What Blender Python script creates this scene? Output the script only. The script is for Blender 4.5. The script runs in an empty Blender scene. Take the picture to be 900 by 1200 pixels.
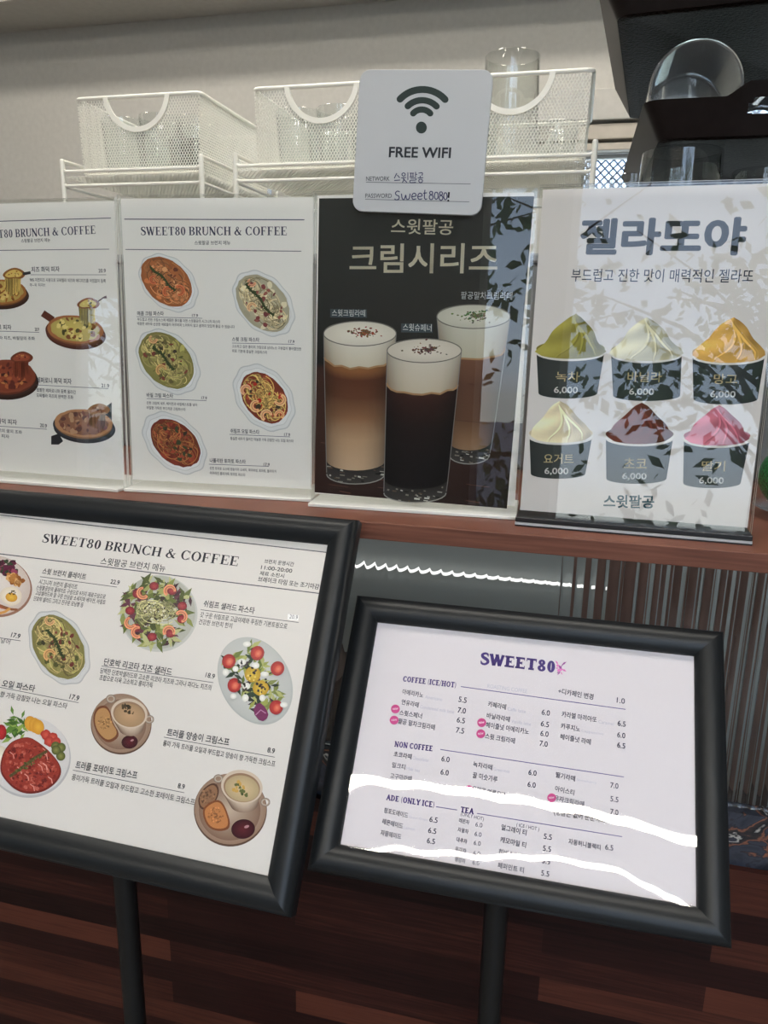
import bpy, bmesh, math, random
from mathutils import Vector, Matrix
random.seed(7)
PI = math.pi
SC = bpy.context.scene
COL = SC.collection

# ------------------------------------------------------------------ camera
F_PX = 884.26
def cam_axes(pitch, roll, yaw):
    p, r, y = (math.radians(a) for a in (pitch, roll, yaw))
    f = Vector((-math.sin(y) * math.cos(p), math.cos(y) * math.cos(p), -math.sin(p)))
    x0 = Vector((math.cos(y), math.sin(y), 0)); d0 = f.cross(x0)
    x = math.cos(r) * x0 + math.sin(r) * d0
    return x, f.cross(x), f
CX, CD, CF = cam_axes(13.932, -1.0593, 13.704)
EYE = Vector((0, 0, 1.36))
cd = bpy.data.cameras.new('camera')
cd.sensor_fit = 'VERTICAL'; cd.sensor_height = 24.0; cd.sensor_width = 18.0
cd.lens = F_PX / 1200 * 24.0
cd.clip_start = 0.01
cam = bpy.data.objects.new('camera', cd); COL.objects.link(cam)
M = Matrix((CX, -CD, -CF)).transposed().to_4x4(); M.translation = EYE
cam.matrix_world = M
SC.camera = cam

# ------------------------------------------------------------------ world, lights, exposure
w = bpy.data.worlds.new('sky'); SC.world = w; w.use_nodes = True
wt = w.node_tree; bg = wt.nodes['Background']
sky = wt.nodes.new('ShaderNodeTexSky'); sky.sky_type = 'HOSEK_WILKIE'
sky.sun_direction = (0.3, -0.5, 0.8); sky.turbidity = 3.0
hs = wt.nodes.new('ShaderNodeHueSaturation'); hs.inputs['Saturation'].default_value = 0.72
wt.links.new(sky.outputs[0], hs.inputs['Color']); wt.links.new(hs.outputs[0], bg.inputs[0]); bg.inputs[1].default_value = 13.0
SC.view_settings.view_transform = 'Standard'; SC.view_settings.look = 'None'
SC.view_settings.gamma = 1.0; SC.view_settings.exposure = 0.70
SC.view_settings.use_curve_mapping = False

def area_light(name, loc, target, sx, sy, watts, color=(1, 1, 1)):
    l = bpy.data.lights.new(name, 'AREA'); l.shape = 'RECTANGLE'; l.size = sx; l.size_y = sy
    l.energy = watts; l.color = color
    o = bpy.data.objects.new(name, l); COL.objects.link(o); o.location = loc
    o.rotation_euler = (Vector(target) - Vector(loc)).to_track_quat('-Z', 'Y').to_euler()
    return o
CEIL_Z = 3.0
LED_POWER = 36.0
PANEL_POWER = 9.0

# ------------------------------------------------------------------ helpers
def lin(c):
    out = []
    for v in c[:3]:
        v = v / 255.0
        out.append(v / 12.92 if v <= 0.04045 else ((v + 0.055) / 1.055) ** 2.4)
    return tuple(out)

def ray(px, py):
    return CX * ((px - 450) / F_PX) + CD * ((py - 600) / F_PX) + CF
def on_y(px, py, y):
    d = ray(px, py); return EYE + d * ((y - EYE.y) / d.y)
def on_z(px, py, z):
    d = ray(px, py); return EYE + d * ((z - EYE.z) / d.z)

def new_mat(name):
    m = bpy.data.materials.new(name); m.use_nodes = True
    return m, m.node_tree, m.node_tree.nodes['Principled BSDF']
def mat(name, rgb, rough=0.5, metal=0.0, spec=0.5, noise=0.0, nscale=40.0, bump=0.0):
    """plain surface with a little procedural variation"""
    m, t, b = new_mat(name)
    c = lin(rgb)
    b.inputs['Roughness'].default_value = rough; b.inputs['Metallic'].default_value = metal
    b.inputs['Specular IOR Level'].default_value = spec
    tc = t.nodes.new('ShaderNodeTexCoord')
    n = t.nodes.new('ShaderNodeTexNoise'); n.inputs['Scale'].default_value = nscale; n.inputs['Detail'].default_value = 4
    t.links.new(tc.outputs['Object'], n.inputs['Vector'])
    r = t.nodes.new('ShaderNodeValToRGB')
    a = noise
    r.color_ramp.elements[0].position = 0.3; r.color_ramp.elements[1].position = 0.7
    r.color_ramp.elements[0].color = tuple(max(0, v * (1 - a)) for v in c) + (1,)
    r.color_ramp.elements[1].color = tuple(min(1, v * (1 + a)) for v in c) + (1,)
    t.links.new(n.outputs[0], r.inputs[0]); t.links.new(r.outputs[0], b.inputs['Base Color'])
    if bump:
        bp = t.nodes.new('ShaderNodeBump'); bp.inputs['Strength'].default_value = bump; bp.inputs['Distance'].default_value = 0.002
        t.links.new(n.outputs[0], bp.inputs['Height']); t.links.new(bp.outputs[0], b.inputs['Normal'])
    return m

def ink_mat():
    m, t, b = new_mat('printed_ink')
    a = t.nodes.new('ShaderNodeVertexColor'); a.layer_name = 'Col'
    t.links.new(a.outputs[0], b.inputs['Base Color'])
    b.inputs['Roughness'].default_value = 0.7; b.inputs['Specular IOR Level'].default_value = 0.15
    return m

def clear_mat(name, tint=(1, 1, 1), ior=1.5, rough=0.0, boost=1.0):
    """clear sheet: passes light straight on and mirrors by the Fresnel law on its outer side"""
    m = bpy.data.materials.new(name); m.use_nodes = True; t = m.node_tree
    for n in list(t.nodes): t.nodes.remove(n)
    out = t.nodes.new('ShaderNodeOutputMaterial'); mix = t.nodes.new('ShaderNodeMixShader')
    tr = t.nodes.new('ShaderNodeBsdfTransparent'); tr.inputs[0].default_value = tuple(tint) + (1,)
    gl = t.nodes.new('ShaderNodeBsdfGlossy'); gl.inputs['Roughness'].default_value = rough
    fr = t.nodes.new('ShaderNodeFresnel'); fr.inputs[0].default_value = ior
    ge = t.nodes.new('ShaderNodeNewGeometry')
    m1 = t.nodes.new('ShaderNodeMath'); m1.operation = 'SUBTRACT'; m1.inputs[0].default_value = 1.0
    m2 = t.nodes.new('ShaderNodeMath'); m2.operation = 'MULTIPLY'
    m3 = t.nodes.new('ShaderNodeMath'); m3.operation = 'MULTIPLY'; m3.inputs[1].default_value = boost; m3.use_clamp = True
    t.links.new(ge.outputs['Backfacing'], m1.inputs[1]); t.links.new(m1.outputs[0], m2.inputs[0])
    t.links.new(fr.outputs[0], m2.inputs[1]); t.links.new(m2.outputs[0], m3.inputs[0])
    t.links.new(m3.outputs[0], mix.inputs[0]); t.links.new(tr.outputs[0], mix.inputs[1]); t.links.new(gl.outputs[0], mix.inputs[2])
    t.links.new(mix.outputs[0], out.inputs[0])
    return m

def glass_mat(name, color=(1, 1, 1), rough=0.0, ior=1.45):
    m, t, b = new_mat(name)
    b.inputs['Base Color'].default_value = tuple(color) + (1,)
    b.inputs['Transmission Weight'].default_value = 1.0
    b.inputs['Roughness'].default_value = rough; b.inputs['IOR'].default_value = ior
    return m

def emit_mat(name, rgb, power):
    m = bpy.data.materials.new(name); m.use_nodes = True; t = m.node_tree
    for n in list(t.nodes): t.nodes.remove(n)
    out = t.nodes.new('ShaderNodeOutputMaterial'); e = t.nodes.new('ShaderNodeEmission')
    e.inputs[0].default_value = tuple(rgb) + (1,); e.inputs[1].default_value = power
    t.links.new(e.outputs[0], out.inputs[0])
    return m

def plank_mat(name, c1, c2, c3, row=0.034, length=0.32, axes='XZ', rough=0.35, grain=1.0, spec=0.2):
    m, t, b = new_mat(name); b.inputs['Specular IOR Level'].default_value = spec
    tc = t.nodes.new('ShaderNodeTexCoord')
    sp = t.nodes.new('ShaderNodeSeparateXYZ'); cb = t.nodes.new('ShaderNodeCombineXYZ')
    t.links.new(tc.outputs['Object'], sp.inputs[0])
    t.links.new(sp.outputs[axes[0]], cb.inputs[0]); t.links.new(sp.outputs[axes[1]], cb.inputs[1])
    br = t.nodes.new('ShaderNodeTexBrick')
    br.offset = 0.37; br.offset_frequency = 2; br.squash = 1.0
    br.inputs['Scale'].default_value = 1.0; br.inputs['Mortar Size'].default_value = 0.0002
    br.inputs['Brick Width'].default_value = length; br.inputs['Row Height'].default_value = row
    br.inputs['Color1'].default_value = (0, 0, 0, 1); br.inputs['Color2'].default_value = (1, 1, 1, 1)
    br.inputs['Mortar'].default_value = (0.1, 0.1, 0.1, 1)
    t.links.new(cb.outputs[0], br.inputs['Vector'])
    mp = t.nodes.new('ShaderNodeMapping'); mp.inputs['Scale'].default_value = (6, 150, 1)
    t.links.new(cb.outputs[0], mp.inputs[0])
    n = t.nodes.new('ShaderNodeTexNoise'); n.inputs['Scale'].default_value = 1.6; n.inputs['Detail'].default_value = 6
    n.inputs['Distortion'].default_value = 0.6
    t.links.new(mp.outputs[0], n.inputs['Vector'])
    mx = t.nodes.new('ShaderNodeMath'); mx.operation = 'MULTIPLY_ADD'; mx.inputs[1].default_value = 0.55 * grain
    ml = t.nodes.new('ShaderNodeMath'); ml.operation = 'MULTIPLY'; ml.inputs[1].default_value = 0.6
    sb = t.nodes.new('ShaderNodeSeparateColor'); t.links.new(br.outputs[0], sb.inputs[0])
    t.links.new(sb.outputs[0], ml.inputs[0]); t.links.new(n.outputs[0], mx.inputs[0]); t.links.new(ml.outputs[0], mx.inputs[2])
    r = t.nodes.new('ShaderNodeValToRGB')
    r.color_ramp.elements[0].position = 0.22; r.color_ramp.elements[0].color = lin(c1) + (1,)
    r.color_ramp.elements[1].position = 0.85; r.color_ramp.elements[1].color = lin(c3) + (1,)
    e = r.color_ramp.elements.new(0.5); e.color = lin(c2) + (1,)
    t.links.new(mx.outputs[0], r.inputs[0]); t.links.new(r.outputs[0], b.inputs['Base Color'])
    b.inputs['Roughness'].default_value = rough
    bp = t.nodes.new('ShaderNodeBump'); bp.inputs['Strength'].default_value = 0.15; bp.inputs['Distance'].default_value = 0.001
    t.links.new(n.outputs[0], bp.inputs['Height']); t.links.new(bp.outputs[0], b.inputs['Normal'])
    return m

def stone_mat(name):
    m, t, b = new_mat(name)
    tc = t.nodes.new('ShaderNodeTexCoord')
    n = t.nodes.new('ShaderNodeTexNoise'); n.inputs['Scale'].default_value = 14; n.inputs['Detail'].default_value = 8; n.inputs['Distortion'].default_value = 1.8
    t.links.new(tc.outputs['Object'], n.inputs['Vector'])
    r = t.nodes.new('ShaderNodeValToRGB'); cr = r.color_ramp
    cr.elements[0].position = 0.35; cr.elements[0].color = lin((30, 34, 44)) + (1,)
    cr.elements[1].position = 0.53; cr.elements[1].color = lin((62, 66, 78)) + (1,)
    for p, c in ((0.56, (44, 46, 54)), (0.585, (150, 96, 74)), (0.605, (60, 52, 52)), (0.66, (32, 34, 40)), (0.685, (205, 200, 192)), (0.71, (58, 60, 70))):
        e = cr.elements.new(p); e.color = lin(c) + (1,)
    t.links.new(n.outputs[0], r.inputs[0]); t.links.new(r.outputs[0], b.inputs['Base Color'])
    b.inputs['Roughness'].default_value = 0.15
    return m

def glitter_mat(name, rgb):
    m, t, b = new_mat(name)
    tc = t.nodes.new('ShaderNodeTexCoord')
    v = t.nodes.new('ShaderNodeTexVoronoi'); v.inputs['Scale'].default_value = 700
    t.links.new(tc.outputs['Object'], v.inputs['Vector'])
    hs = t.nodes.new('ShaderNodeHueSaturation'); hs.inputs['Color'].default_value = lin(rgb) + (1,)
    sb = t.nodes.new('ShaderNodeSeparateColor'); t.links.new(v.outputs['Color'], sb.inputs[0])
    mm = t.nodes.new('ShaderNodeMath'); mm.operation = 'MULTIPLY_ADD'; mm.inputs[1].default_value = 1.6; mm.inputs[2].default_value = 0.3
    t.links.new(sb.outputs[0], mm.inputs[0]); t.links.new(mm.outputs[0], hs.inputs['Value'])
    t.links.new(hs.outputs[0], b.inputs['Base Color'])
    b.inputs['Metallic'].default_value = 0.25; b.inputs['Roughness'].default_value = 0.3
    bp = t.nodes.new('ShaderNodeBump'); bp.inputs['Strength'].default_value = 1.0; bp.inputs['Distance'].default_value = 0.002
    t.links.new(sb.outputs[1], bp.inputs['Height']); t.links.new(bp.outputs[0], b.inputs['Normal'])
    return m

class MB:
    """collects shapes; build() links them as one mesh object"""
    def __init__(s): s.v = []; s.f = []; s.mi = []; s.m = 0
    def add(s, vs, fs):
        o = len(s.v); s.v += [tuple(v) for v in vs]
        for f in fs: s.f.append([i + o for i in f]); s.mi.append(s.m)
    def box(s, a, b):
        (x0, y0, z0), (x1, y1, z1) = a, b
        s.add([(x0, y0, z0), (x1, y0, z0), (x1, y1, z0), (x0, y1, z0), (x0, y0, z1), (x1, y0, z1), (x1, y1, z1), (x0, y1, z1)],
              [(0, 3, 2, 1), (4, 5, 6, 7), (0, 1, 5, 4), (1, 2, 6, 5), (2, 3, 7, 6), (3, 0, 4, 7)])
    def hexa(s, p):
        s.add(p, [(0, 3, 2, 1), (4, 5, 6, 7), (0, 1, 5, 4), (1, 2, 6, 5), (2, 3, 7, 6), (3, 0, 4, 7)])
    def tube(s, pts, r, n=10, closed=False):
        pts = [Vector(p) for p in pts]; k = len(pts); rings = []
        for i, p in enumerate(pts):
            if closed: d = pts[(i + 1) % k] - pts[i - 1]
            else: d = pts[min(i + 1, k - 1)] - pts[max(i - 1, 0)]
            d.normalize()
            u = d.cross(Vector((0, 0, 1)))
            if u.length < 0.05: u = d.cross(Vector((1, 0, 0)))
            u.normalize(); v = d.cross(u)
            rr = r[i] if isinstance(r, (list, tuple)) else r
            rings.append([p + (u * math.cos(2 * PI * j / n) + v * math.sin(2 * PI * j / n)) * rr for j in range(n)])
        vs = [q for g in rings for q in g]; fs = []
        for i in range(k if closed else k - 1):
            a, b = i * n, ((i + 1) % k) * n
            for j in range(n): fs.append((a + j, a + (j + 1) % n, b + (j + 1) % n, b + j))
        if not closed: fs += [tuple(range(n))[::-1], tuple(range((k - 1) * n, k * n))]
        s.add(vs, fs)
    def lathe(s, prof, n=40, c=(0, 0, 0), mat4=None):
        vs = []; fs = []
        for r, z in prof:
            for j in range(n):
                a = 2 * PI * j / n
                p = Vector((r * math.cos(a), r * math.sin(a), z))
                if mat4: p = mat4 @ p
                vs.append(p + Vector(c))
        k = len(prof)
        for i in range(k - 1):
            for j in range(n): fs.append((i * n + j, i * n + (j + 1) % n, (i + 1) * n + (j + 1) % n, (i + 1) * n + j))
        if prof[0][0] > 1e-6: fs.append(tuple(range(n))[::-1])
        if prof[-1][0] > 1e-6: fs.append(tuple(range((k - 1) * n, k * n)))
        s.add(vs, fs)
    def prism(s, poly, z0, z1):
        n = len(poly)
        s.add([(x, y, z0) for x, y in poly] + [(x, y, z1) for x, y in poly],
              [tuple(range(n))[::-1], tuple(range(n, 2 * n))] + [(i, (i + 1) % n, n + (i + 1) % n, n + i) for i in range(n)])
    def build(s, name, mats, parent=None, loc=None, smooth=False, bevel=0.0, angle=40, local=False):
        """local: the shapes are already given in the coordinates of the parent / of loc"""
        me = bpy.data.meshes.new(name)
        off = Vector(loc) if (loc is not None and not local) else Vector((0, 0, 0))
        me.from_pydata([tuple(Vector(v) - off) for v in s.v], [], s.f); me.update()
        if not isinstance(mats, (list, tuple)): mats = [mats]
        for m in mats: me.materials.append(m)
        for p, i in zip(me.polygons, s.mi): p.material_index = i
        if smooth:
            for p in me.polygons: p.use_smooth = True
            try: me.set_sharp_from_angle(angle=math.radians(angle))
            except Exception: pass
        o = bpy.data.objects.new(name, me); COL.objects.link(o)
        if parent is not None: o.parent = parent
        if loc is not None: o.location = loc
        if bevel:
            bv = o.modifiers.new('bevel', 'BEVEL'); bv.width = bevel; bv.segments = 2; bv.limit_method = 'ANGLE'; bv.angle_limit = math.radians(35)
        return o

def thing(name, label, cat, loc=(0, 0, 0), group=None, mat4=None):
    o = bpy.data.objects.new(name, None); COL.objects.link(o); o.empty_display_size = 0.02
    if mat4 is not None: o.matrix_world = mat4
    else: o.location = loc
    return tag(o, label, cat, group)
def tag(o, label, cat, group=None):
    o['label'] = label; o['category'] = cat
    if group: o['group'] = group
    return o
def struct(o): o['kind'] = 'structure'; return o
def copy_tree(o, parent=None):
    c = o.copy(); COL.objects.link(c)
    if parent is not None: c.parent = parent
    for ch in list(o.children): copy_tree(ch, c)
    return c

# ------------------------------------------------------------------ materials
INK = ink_mat()
PAPER = mat('white_print_paper', (232, 230, 226), 0.75, spec=0.2)
BOARD_PAPER = mat('white_menu_paper', (222, 219, 215), 0.7, spec=0.2)
COFFEE_PAPER = mat('cool_white_menu_paper', (226, 222, 228), 0.7, spec=0.2)
GREY_PAPER = mat('warm_grey_poster_paper', (216, 211, 209), 0.75, spec=0.2)
ACRYLIC = clear_mat('clear_acrylic', (0.985, 0.99, 0.985), 1.49, 0.0, 1.2)
FILM = clear_mat('clear_cover_film', (0.99, 0.99, 0.99), 1.5, 0.015, 1.15)
MATTE_FILM = clear_mat('matte_cover_film', (0.99, 0.99, 0.99), 1.35, 0.25, 1.0)
EDGE = mat('acrylic_cut_edge', (232, 234, 230), 0.25)
FRAME = mat('charcoal_anodised_frame', (32, 35, 38), 0.4, 0.2, 0.4)
POLE = mat('black_powder_coated_pole', (26, 27, 29), 0.4, 0.3)
WHITE_WIRE = mat('white_coated_wire', (240, 239, 230), 0.4)
TRAY = mat('dark_brown_plastic_tray', (36, 31, 30), 0.42, spec=0.1, noise=0.1, nscale=80)
TRAY_BASE = mat('textured_dark_tray_base', (27, 20, 17), 0.6, spec=0.04, noise=0.5, nscale=260, bump=0.9)
GLASS = clear_mat('drinking_glass', (0.95, 0.965, 0.96), 1.5, 0.015, 2.2)
HAZY_GLASS = glass_mat('hazy_scuffed_plastic', (0.95, 0.96, 0.96), 0.04)
HAZY_GLASS.node_tree.nodes['Principled BSDF'].inputs['Transmission Weight'].default_value = 0.86
THIN_GLASS = clear_mat('thin_clear_plastic', (0.95, 0.96, 0.95), 1.5, 0.02, 2.0)
REEDED = glass_mat('reeded_glass', (0.93, 0.96, 0.95), 0.0, 1.45)
SHELF = plank_mat('walnut_shelf_wood', (82, 52, 43), (116, 74, 60), (146, 98, 80), 0.05, 0.9, 'XZ', 0.4, 1.3)
PANEL = plank_mat('dark_red_brown_plank_wood', (28, 12, 12), (50, 24, 21), (92, 50, 38), 0.035, 0.5, 'XZ', 0.4)
STONE = stone_mat('dark_veined_stone')
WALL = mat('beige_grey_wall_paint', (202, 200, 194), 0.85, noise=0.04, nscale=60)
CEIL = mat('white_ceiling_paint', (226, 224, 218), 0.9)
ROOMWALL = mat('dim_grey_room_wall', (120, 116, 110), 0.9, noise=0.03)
FLOOR = mat('grey_floor_tile', (126, 120, 112), 0.5, noise=0.1, nscale=6)
TRIM = mat('pale_beige_trim', (200, 192, 180), 0.7, noise=0.05, nscale=30)
STEEL = mat('brushed_grey_steel', (140, 143, 146), 0.45, 0.3, noise=0.05, nscale=30)
CAB_GREY = mat('grey_cabinet_liner', (150, 154, 152), 0.6)
CAB_DARK = mat('dark_brown_cabinet_liner', (74, 52, 46), 0.6, noise=0.2, nscale=12)
PLASTIC_WHITE = mat('satin_white_plastic', (186, 189, 192), 0.45)
BLACK_PLASTIC = mat('black_plastic_bar', (22, 22, 24), 0.3)
LED = emit_mat('lit_led_diffuser', (1.0, 0.92, 0.80), LED_POWER)
PANEL_LED = emit_mat('lit_panel_diffuser', (1.0, 0.93, 0.82), PANEL_POWER)
CAB_LED = emit_mat('lit_cabinet_led', (1.0, 0.98, 0.95), 0.9)

# ------------------------------------------------------------------ room
RX0, RX1, RY0, RY1 = -3.6, 3.0, -2.2, 2.5
def slab(name, a, b, m):
    mb = MB(); mb.box(a, b); return struct(mb.build(name, m))
slab('floor', (RX0 - .1, RY0 - .1, -0.1), (RX1 + .1, RY1 + .1, 0), FLOOR)
slab('ceiling', (RX0 - .1, RY0 - .1, CEIL_Z), (RX1 + .1, RY1 + .1, CEIL_Z + .1), CEIL)
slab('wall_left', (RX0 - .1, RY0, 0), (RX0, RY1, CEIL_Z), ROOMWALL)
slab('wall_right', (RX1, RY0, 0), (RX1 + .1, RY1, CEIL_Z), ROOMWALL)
# wall behind the counter, with a window low on its right half
WX0, WX1, WZ0, WZ1 = -0.09, 1.9, 1.15, 1.862
mb = MB()
mb.box((RX0, RY1, 0), (RX1, RY1 + .1, WZ0)); mb.box((RX0, RY1, WZ1), (RX1, RY1 + .1, CEIL_Z))
mb.box((RX0, RY1, WZ0), (WX0, RY1 + .1, WZ1)); mb.box((WX1, RY1, WZ0), (RX1, RY1 + .1, WZ1))
struct(mb.build('wall_back', WALL))
# wall behind the camera, two windows
def holed_wall(name, holes, y0, y1, m):
    mb = MB(); xs = RX0
    for (a, b, c, d) in holes:
        mb.box((xs, y0, 0), (a, y1, CEIL_Z)); mb.box((a, y0, 0), (b, y1, c)); mb.box((a, y0, d), (b, y1, CEIL_Z)); xs = b
    mb.box((xs, y0, 0), (RX1, y1, CEIL_Z)); return struct(mb.build(name, m))
HOLES = [(-2.80, -2.36, 0.75, 1.86), (-0.20, 1.75, 0.30, 2.93)]
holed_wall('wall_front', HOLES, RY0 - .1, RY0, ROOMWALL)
WHITE_FRAME = mat('white_window_frame', (214, 214, 212), 0.5)
def window(name, a, b, c, d, y0, y1, mull=(), t=0.035):
    mb = MB()
    mb.box((a, y0, c), (a + t, y1, d)); mb.box((b - t, y0, c), (b, y1, d))
    mb.box((a + t, y0, c), (b - t, y1, c + t)); mb.box((a + t, y0, d - t), (b - t, y1, d))
    for x in mull: mb.box((x - .02, y0, c + t), (x + .02, y1, d - t))
    return struct(mb.build(name, WHITE_FRAME))
window('window_1', -2.80, -2.36, 0.75, 1.86, RY0 - .08, RY0 - .02)
window('window_2', -0.20, 1.75, 0.30, 2.93, RY0 - .08, RY0 - .02, (1.05,))
window('window_3', WX0, WX1, WZ0, WZ1, RY1 + .02, RY1 + .04, (0.7,), .010)
# diamond security mesh on the back window
mb = MB(); st = 0.024
k = int((WX1 - WX0 + WZ1 - WZ0) / st) + 2
for i in range(k):
    for s in (1, -1):
        c0 = WX0 - (WZ1 - WZ0) + i * st if s == 1 else WX0 + i * st
        pts = []
        for (z) in (WZ0, WZ1):
            x = c0 + s * (z - WZ0); pts.append([x, z])
        (xa, za), (xb, zb) = pts
        def clip(xa, za, xb, zb):
            t0, t1 = 0.0, 1.0; dx = xb - xa
            for lim, sg in ((WX0, 1), (WX1, -1)):
                va, vb = sg * (xa - lim), sg * (xb - lim)
                if va < 0 and vb < 0: return None
                if va < 0: t0 = max(t0, va / (va - vb))
                elif vb < 0: t1 = min(t1, va / (va - vb))
            if t1 <= t0: return None
            return (xa + dx * t0, za + (zb - za) * t0, xa + dx * t1, za + (zb - za) * t1)
        q = clip(xa, za, xb, zb)
        if q: mb.tube([(q[0], RY1 + .05, q[1]), (q[2], RY1 + .05, q[3])], 0.0028, 4)
struct(mb.build('trim_5', mat('pale_blue_grey_wire', (150, 165, 190), 0.5)))
# cornice / dropped soffit and the window head trims
pz = on_y(0, 27, 2.42).z
mb = MB(); mb.box((RX0, 2.30, pz), (RX1, 2.5, CEIL_Z)); mb.box((RX0, 2.27, pz), (RX1, 2.30, pz + 0.03)); struct(mb.build('trim_1', WALL))
mb = MB(); mb.box((WX0 - .08, 2.44, WZ1 + .078), (WX1 + .1, 2.5, WZ1 + .160)); struct(mb.build('trim_2', WALL, bevel=.003))
mb = MB(); mb.box((WX0 - .06, 2.455, WZ1 + .030), (WX1 + .08, 2.5, WZ1 + .071)); struct(mb.build('trim_3', TRIM, bevel=.003))
mb = MB(); mb.box((WX0 - .06, 2.465, WZ1 + .002), (WX1 + .08, 2.5, WZ1 + .023)); struct(mb.build('trim_4', TRIM, bevel=.003))

# outside: paving, trees (seen mirrored in the acrylic)
slab('ground', (-30, -40, -0.3), (30, RY0 - .1, -0.15), mat('pale_paving', (176, 172, 164), 0.9, noise=0.1, nscale=1.5))
BARK = mat('tree_bark', (88, 74, 62), 0.9, noise=0.3, nscale=20)
LEAF = mat('tree_leaf', (92, 118, 58), 0.6, noise=0.5, nscale=2.0)
mbt = MB(); mbl = MB()
rr = random.Random(3)
for (tx, ty, th) in ((-1.7, -9.0, 4.5), (1.6, -7.0, 5.5), (3.4, -9.5, 5.0), (-9.5, -8.5, 3.5), (-7.6, -10.5, 4.0), (2.4, -12, 5)):
    mbt.tube([(tx, ty, -.2), (tx + .1, ty, th * .45), (tx - .1, ty, th * .85)], [.12, .09, .04], 8)
    for b in range(15):
        a = rr.uniform(0, 2 * PI); z0 = th * rr.uniform(.3, .8); L = rr.uniform(.9, 2.2)
        e = Vector((tx + L * math.cos(a), ty + L * math.sin(a), z0 + L * rr.uniform(.2, .9)))
        mid = Vector((tx, ty, z0)).lerp(e, .5) + Vector((0, 0, .15))
        mbt.tube([(tx, ty, z0), mid, e], [.035, .022, .008], 5)
        for q in range(11):
            c = mid.lerp(e, rr.random()) + Vector((rr.gauss(0, .22), rr.gauss(0, .22), rr.gauss(0, .2)))
            u = Vector((rr.gauss(0, 1), rr.gauss(0, 1), rr.gauss(0, 1))).normalized(); v = u.orthogonal().normalized()
            s = rr.uniform(.05, .11)
            mbl.add([c - u * s, c + v * s * .5, c + u * s, c - v * s * .5 + Vector((0, 0, .01))], [(0, 1, 2, 3)])
for q in range(210):   # shrubs, thick low down and loose towards the top
    cz = 3.6 * rr.random() ** 1.5; c0 = Vector((rr.uniform(-13, 6), -6.3 + rr.gauss(0, .5), cz)); sp = rr.uniform(.18, .42)
    for i in range(34):
        c = c0 + Vector((rr.gauss(0, sp), rr.gauss(0, sp), rr.gauss(0, sp * .8)))
        u = Vector((rr.gauss(0, 1), rr.gauss(0, 1), rr.gauss(0, 1))).normalized(); v = u.orthogonal().normalized(); s = rr.uniform(.05, .12)
        mbl.add([c - u * s, c + v * s * .5, c + u * s, c - v * s * .5], [(0, 1, 2, 3)])
o = tag(mbt.build('garden_branches', BARK), 'bare branches and trunks in the garden mirrored in the acrylic', 'branches'); o['kind'] = 'stuff'
o = tag(mbl.build('garden_foliage', LEAF), 'green garden foliage outside, mirrored in the acrylic', 'foliage'); o['kind'] = 'stuff'

# ceiling lamps; the rear panel is an added fill
def led_strip(y, label, wd):
    t = thing('led_strip_light', label, 'ceiling light', (0, y, CEIL_Z), 'line lights on the ceiling')
    a = MB(); a.box((-2.2, -.035, -.03), (1.5, .035, -.001)); a.build('housing', PLASTIC_WHITE, t)
    a = MB(); a.box((-2.18, -wd, -.036), (1.48, wd, -.0305)); a.build('diffuser', LED, t)
led_strip(-1.54, 'long lit ceiling strip light nearer the counter, mirrored as the upper white band', .022)
led_strip(-1.915, 'long lit ceiling strip light farther from the counter, mirrored as the lower white band', .014)
t = thing('ceiling_panel_light', 'wide lit panel light on the ceiling over the counter', 'ceiling light', (-.3, .62, CEIL_Z))
a = MB(); a.box((-.9, -.16, -.03), (.9, .16, -.001)); a.build('housing', PLASTIC_WHITE, t)
a = MB(); a.box((-.88, -.14, -.036), (.88, .14, -.0305)); a.build('diffuser', PANEL_LED, t)

t = thing('ceiling_panel_light', 'unseen fill panel added on the ceiling behind the counter to brighten the back wall', 'ceiling light', (-.6, 1.45, CEIL_Z))  # extra panel out of view, added only to brighten the back wall
a = MB(); a.box((-1.5, -.12, -.03), (1.5, .12, -.001)); a.build('housing', PLASTIC_WHITE, t)
a = MB(); a.box((-1.48, -.10, -.036), (1.48, .10, -.0305)); a.build('diffuser', PANEL_LED, t)

# ------------------------------------------------------------------ counter
SHELF_Z = 1.174; SHELF_B = 1.156; SHELF_Y0 = 0.686
CXA, CXB = -1.5, 0.95
mb = MB(); mb.box((CXA, SHELF_Y0, SHELF_B), (CXB, 1.75, SHELF_Z))
top = mb.build('wooden_countertop', SHELF, loc=(-.3, 1.2, SHELF_B), bevel=.0012)
tag(top, 'brown walnut wood countertop with a thin front edge under the menu holders', 'countertop')
GY = 0.80
STONE_T = on_y(880, 948, GY).z; STONE_B = on_y(880, 1009, GY).z
ctr = thing('service_counter', 'dark red-brown plank counter with a reeded glass front behind the menu stands', 'counter', (-.3, 1.2, 0))
def loc(b, o): return [(x - o[0], y - o[1], z - o[2]) for x, y, z in b]
def cpart(name, boxes, m, **kw):
    mb = MB()
    for a, b in boxes: mb.box(*loc((a, b), (-.3, 1.2, 0)))
    return mb.build(name, m, ctr, **kw)
wp = cpart('plank_front_panel', [((CXA, GY - .02, 0), (CXB, GY + .01, STONE_B))], PANEL)
wp['label'] = 'dark red-brown plank panel'
sp_ = cpart('stone_band', [((CXA, GY - .012, STONE_B), (CXB, GY + .01, STONE_T))], STONE); sp_['label'] = 'dark veined stone band'
cpart('cabinet_body', [((CXA, 1.74, 0), (CXB, 1.75, SHELF_B - .001)), ((CXA, GY + .02, 0), (CXA + .02, 1.74, SHELF_B - .001)), ((CXB - .02, GY + .02, 0), (CXB, 1.74, SHELF_B - .001)),
      ((CXA + .02, GY + .02, .70), (CXB - .02, 1.74, .72))], CAB_DARK)
BKY = 1.02
cpart('grey_back_panel', [((CXA + .03, BKY, 0.88), (0.045, BKY + .01, SHELF_B - .002))], CAB_GREY)
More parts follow.
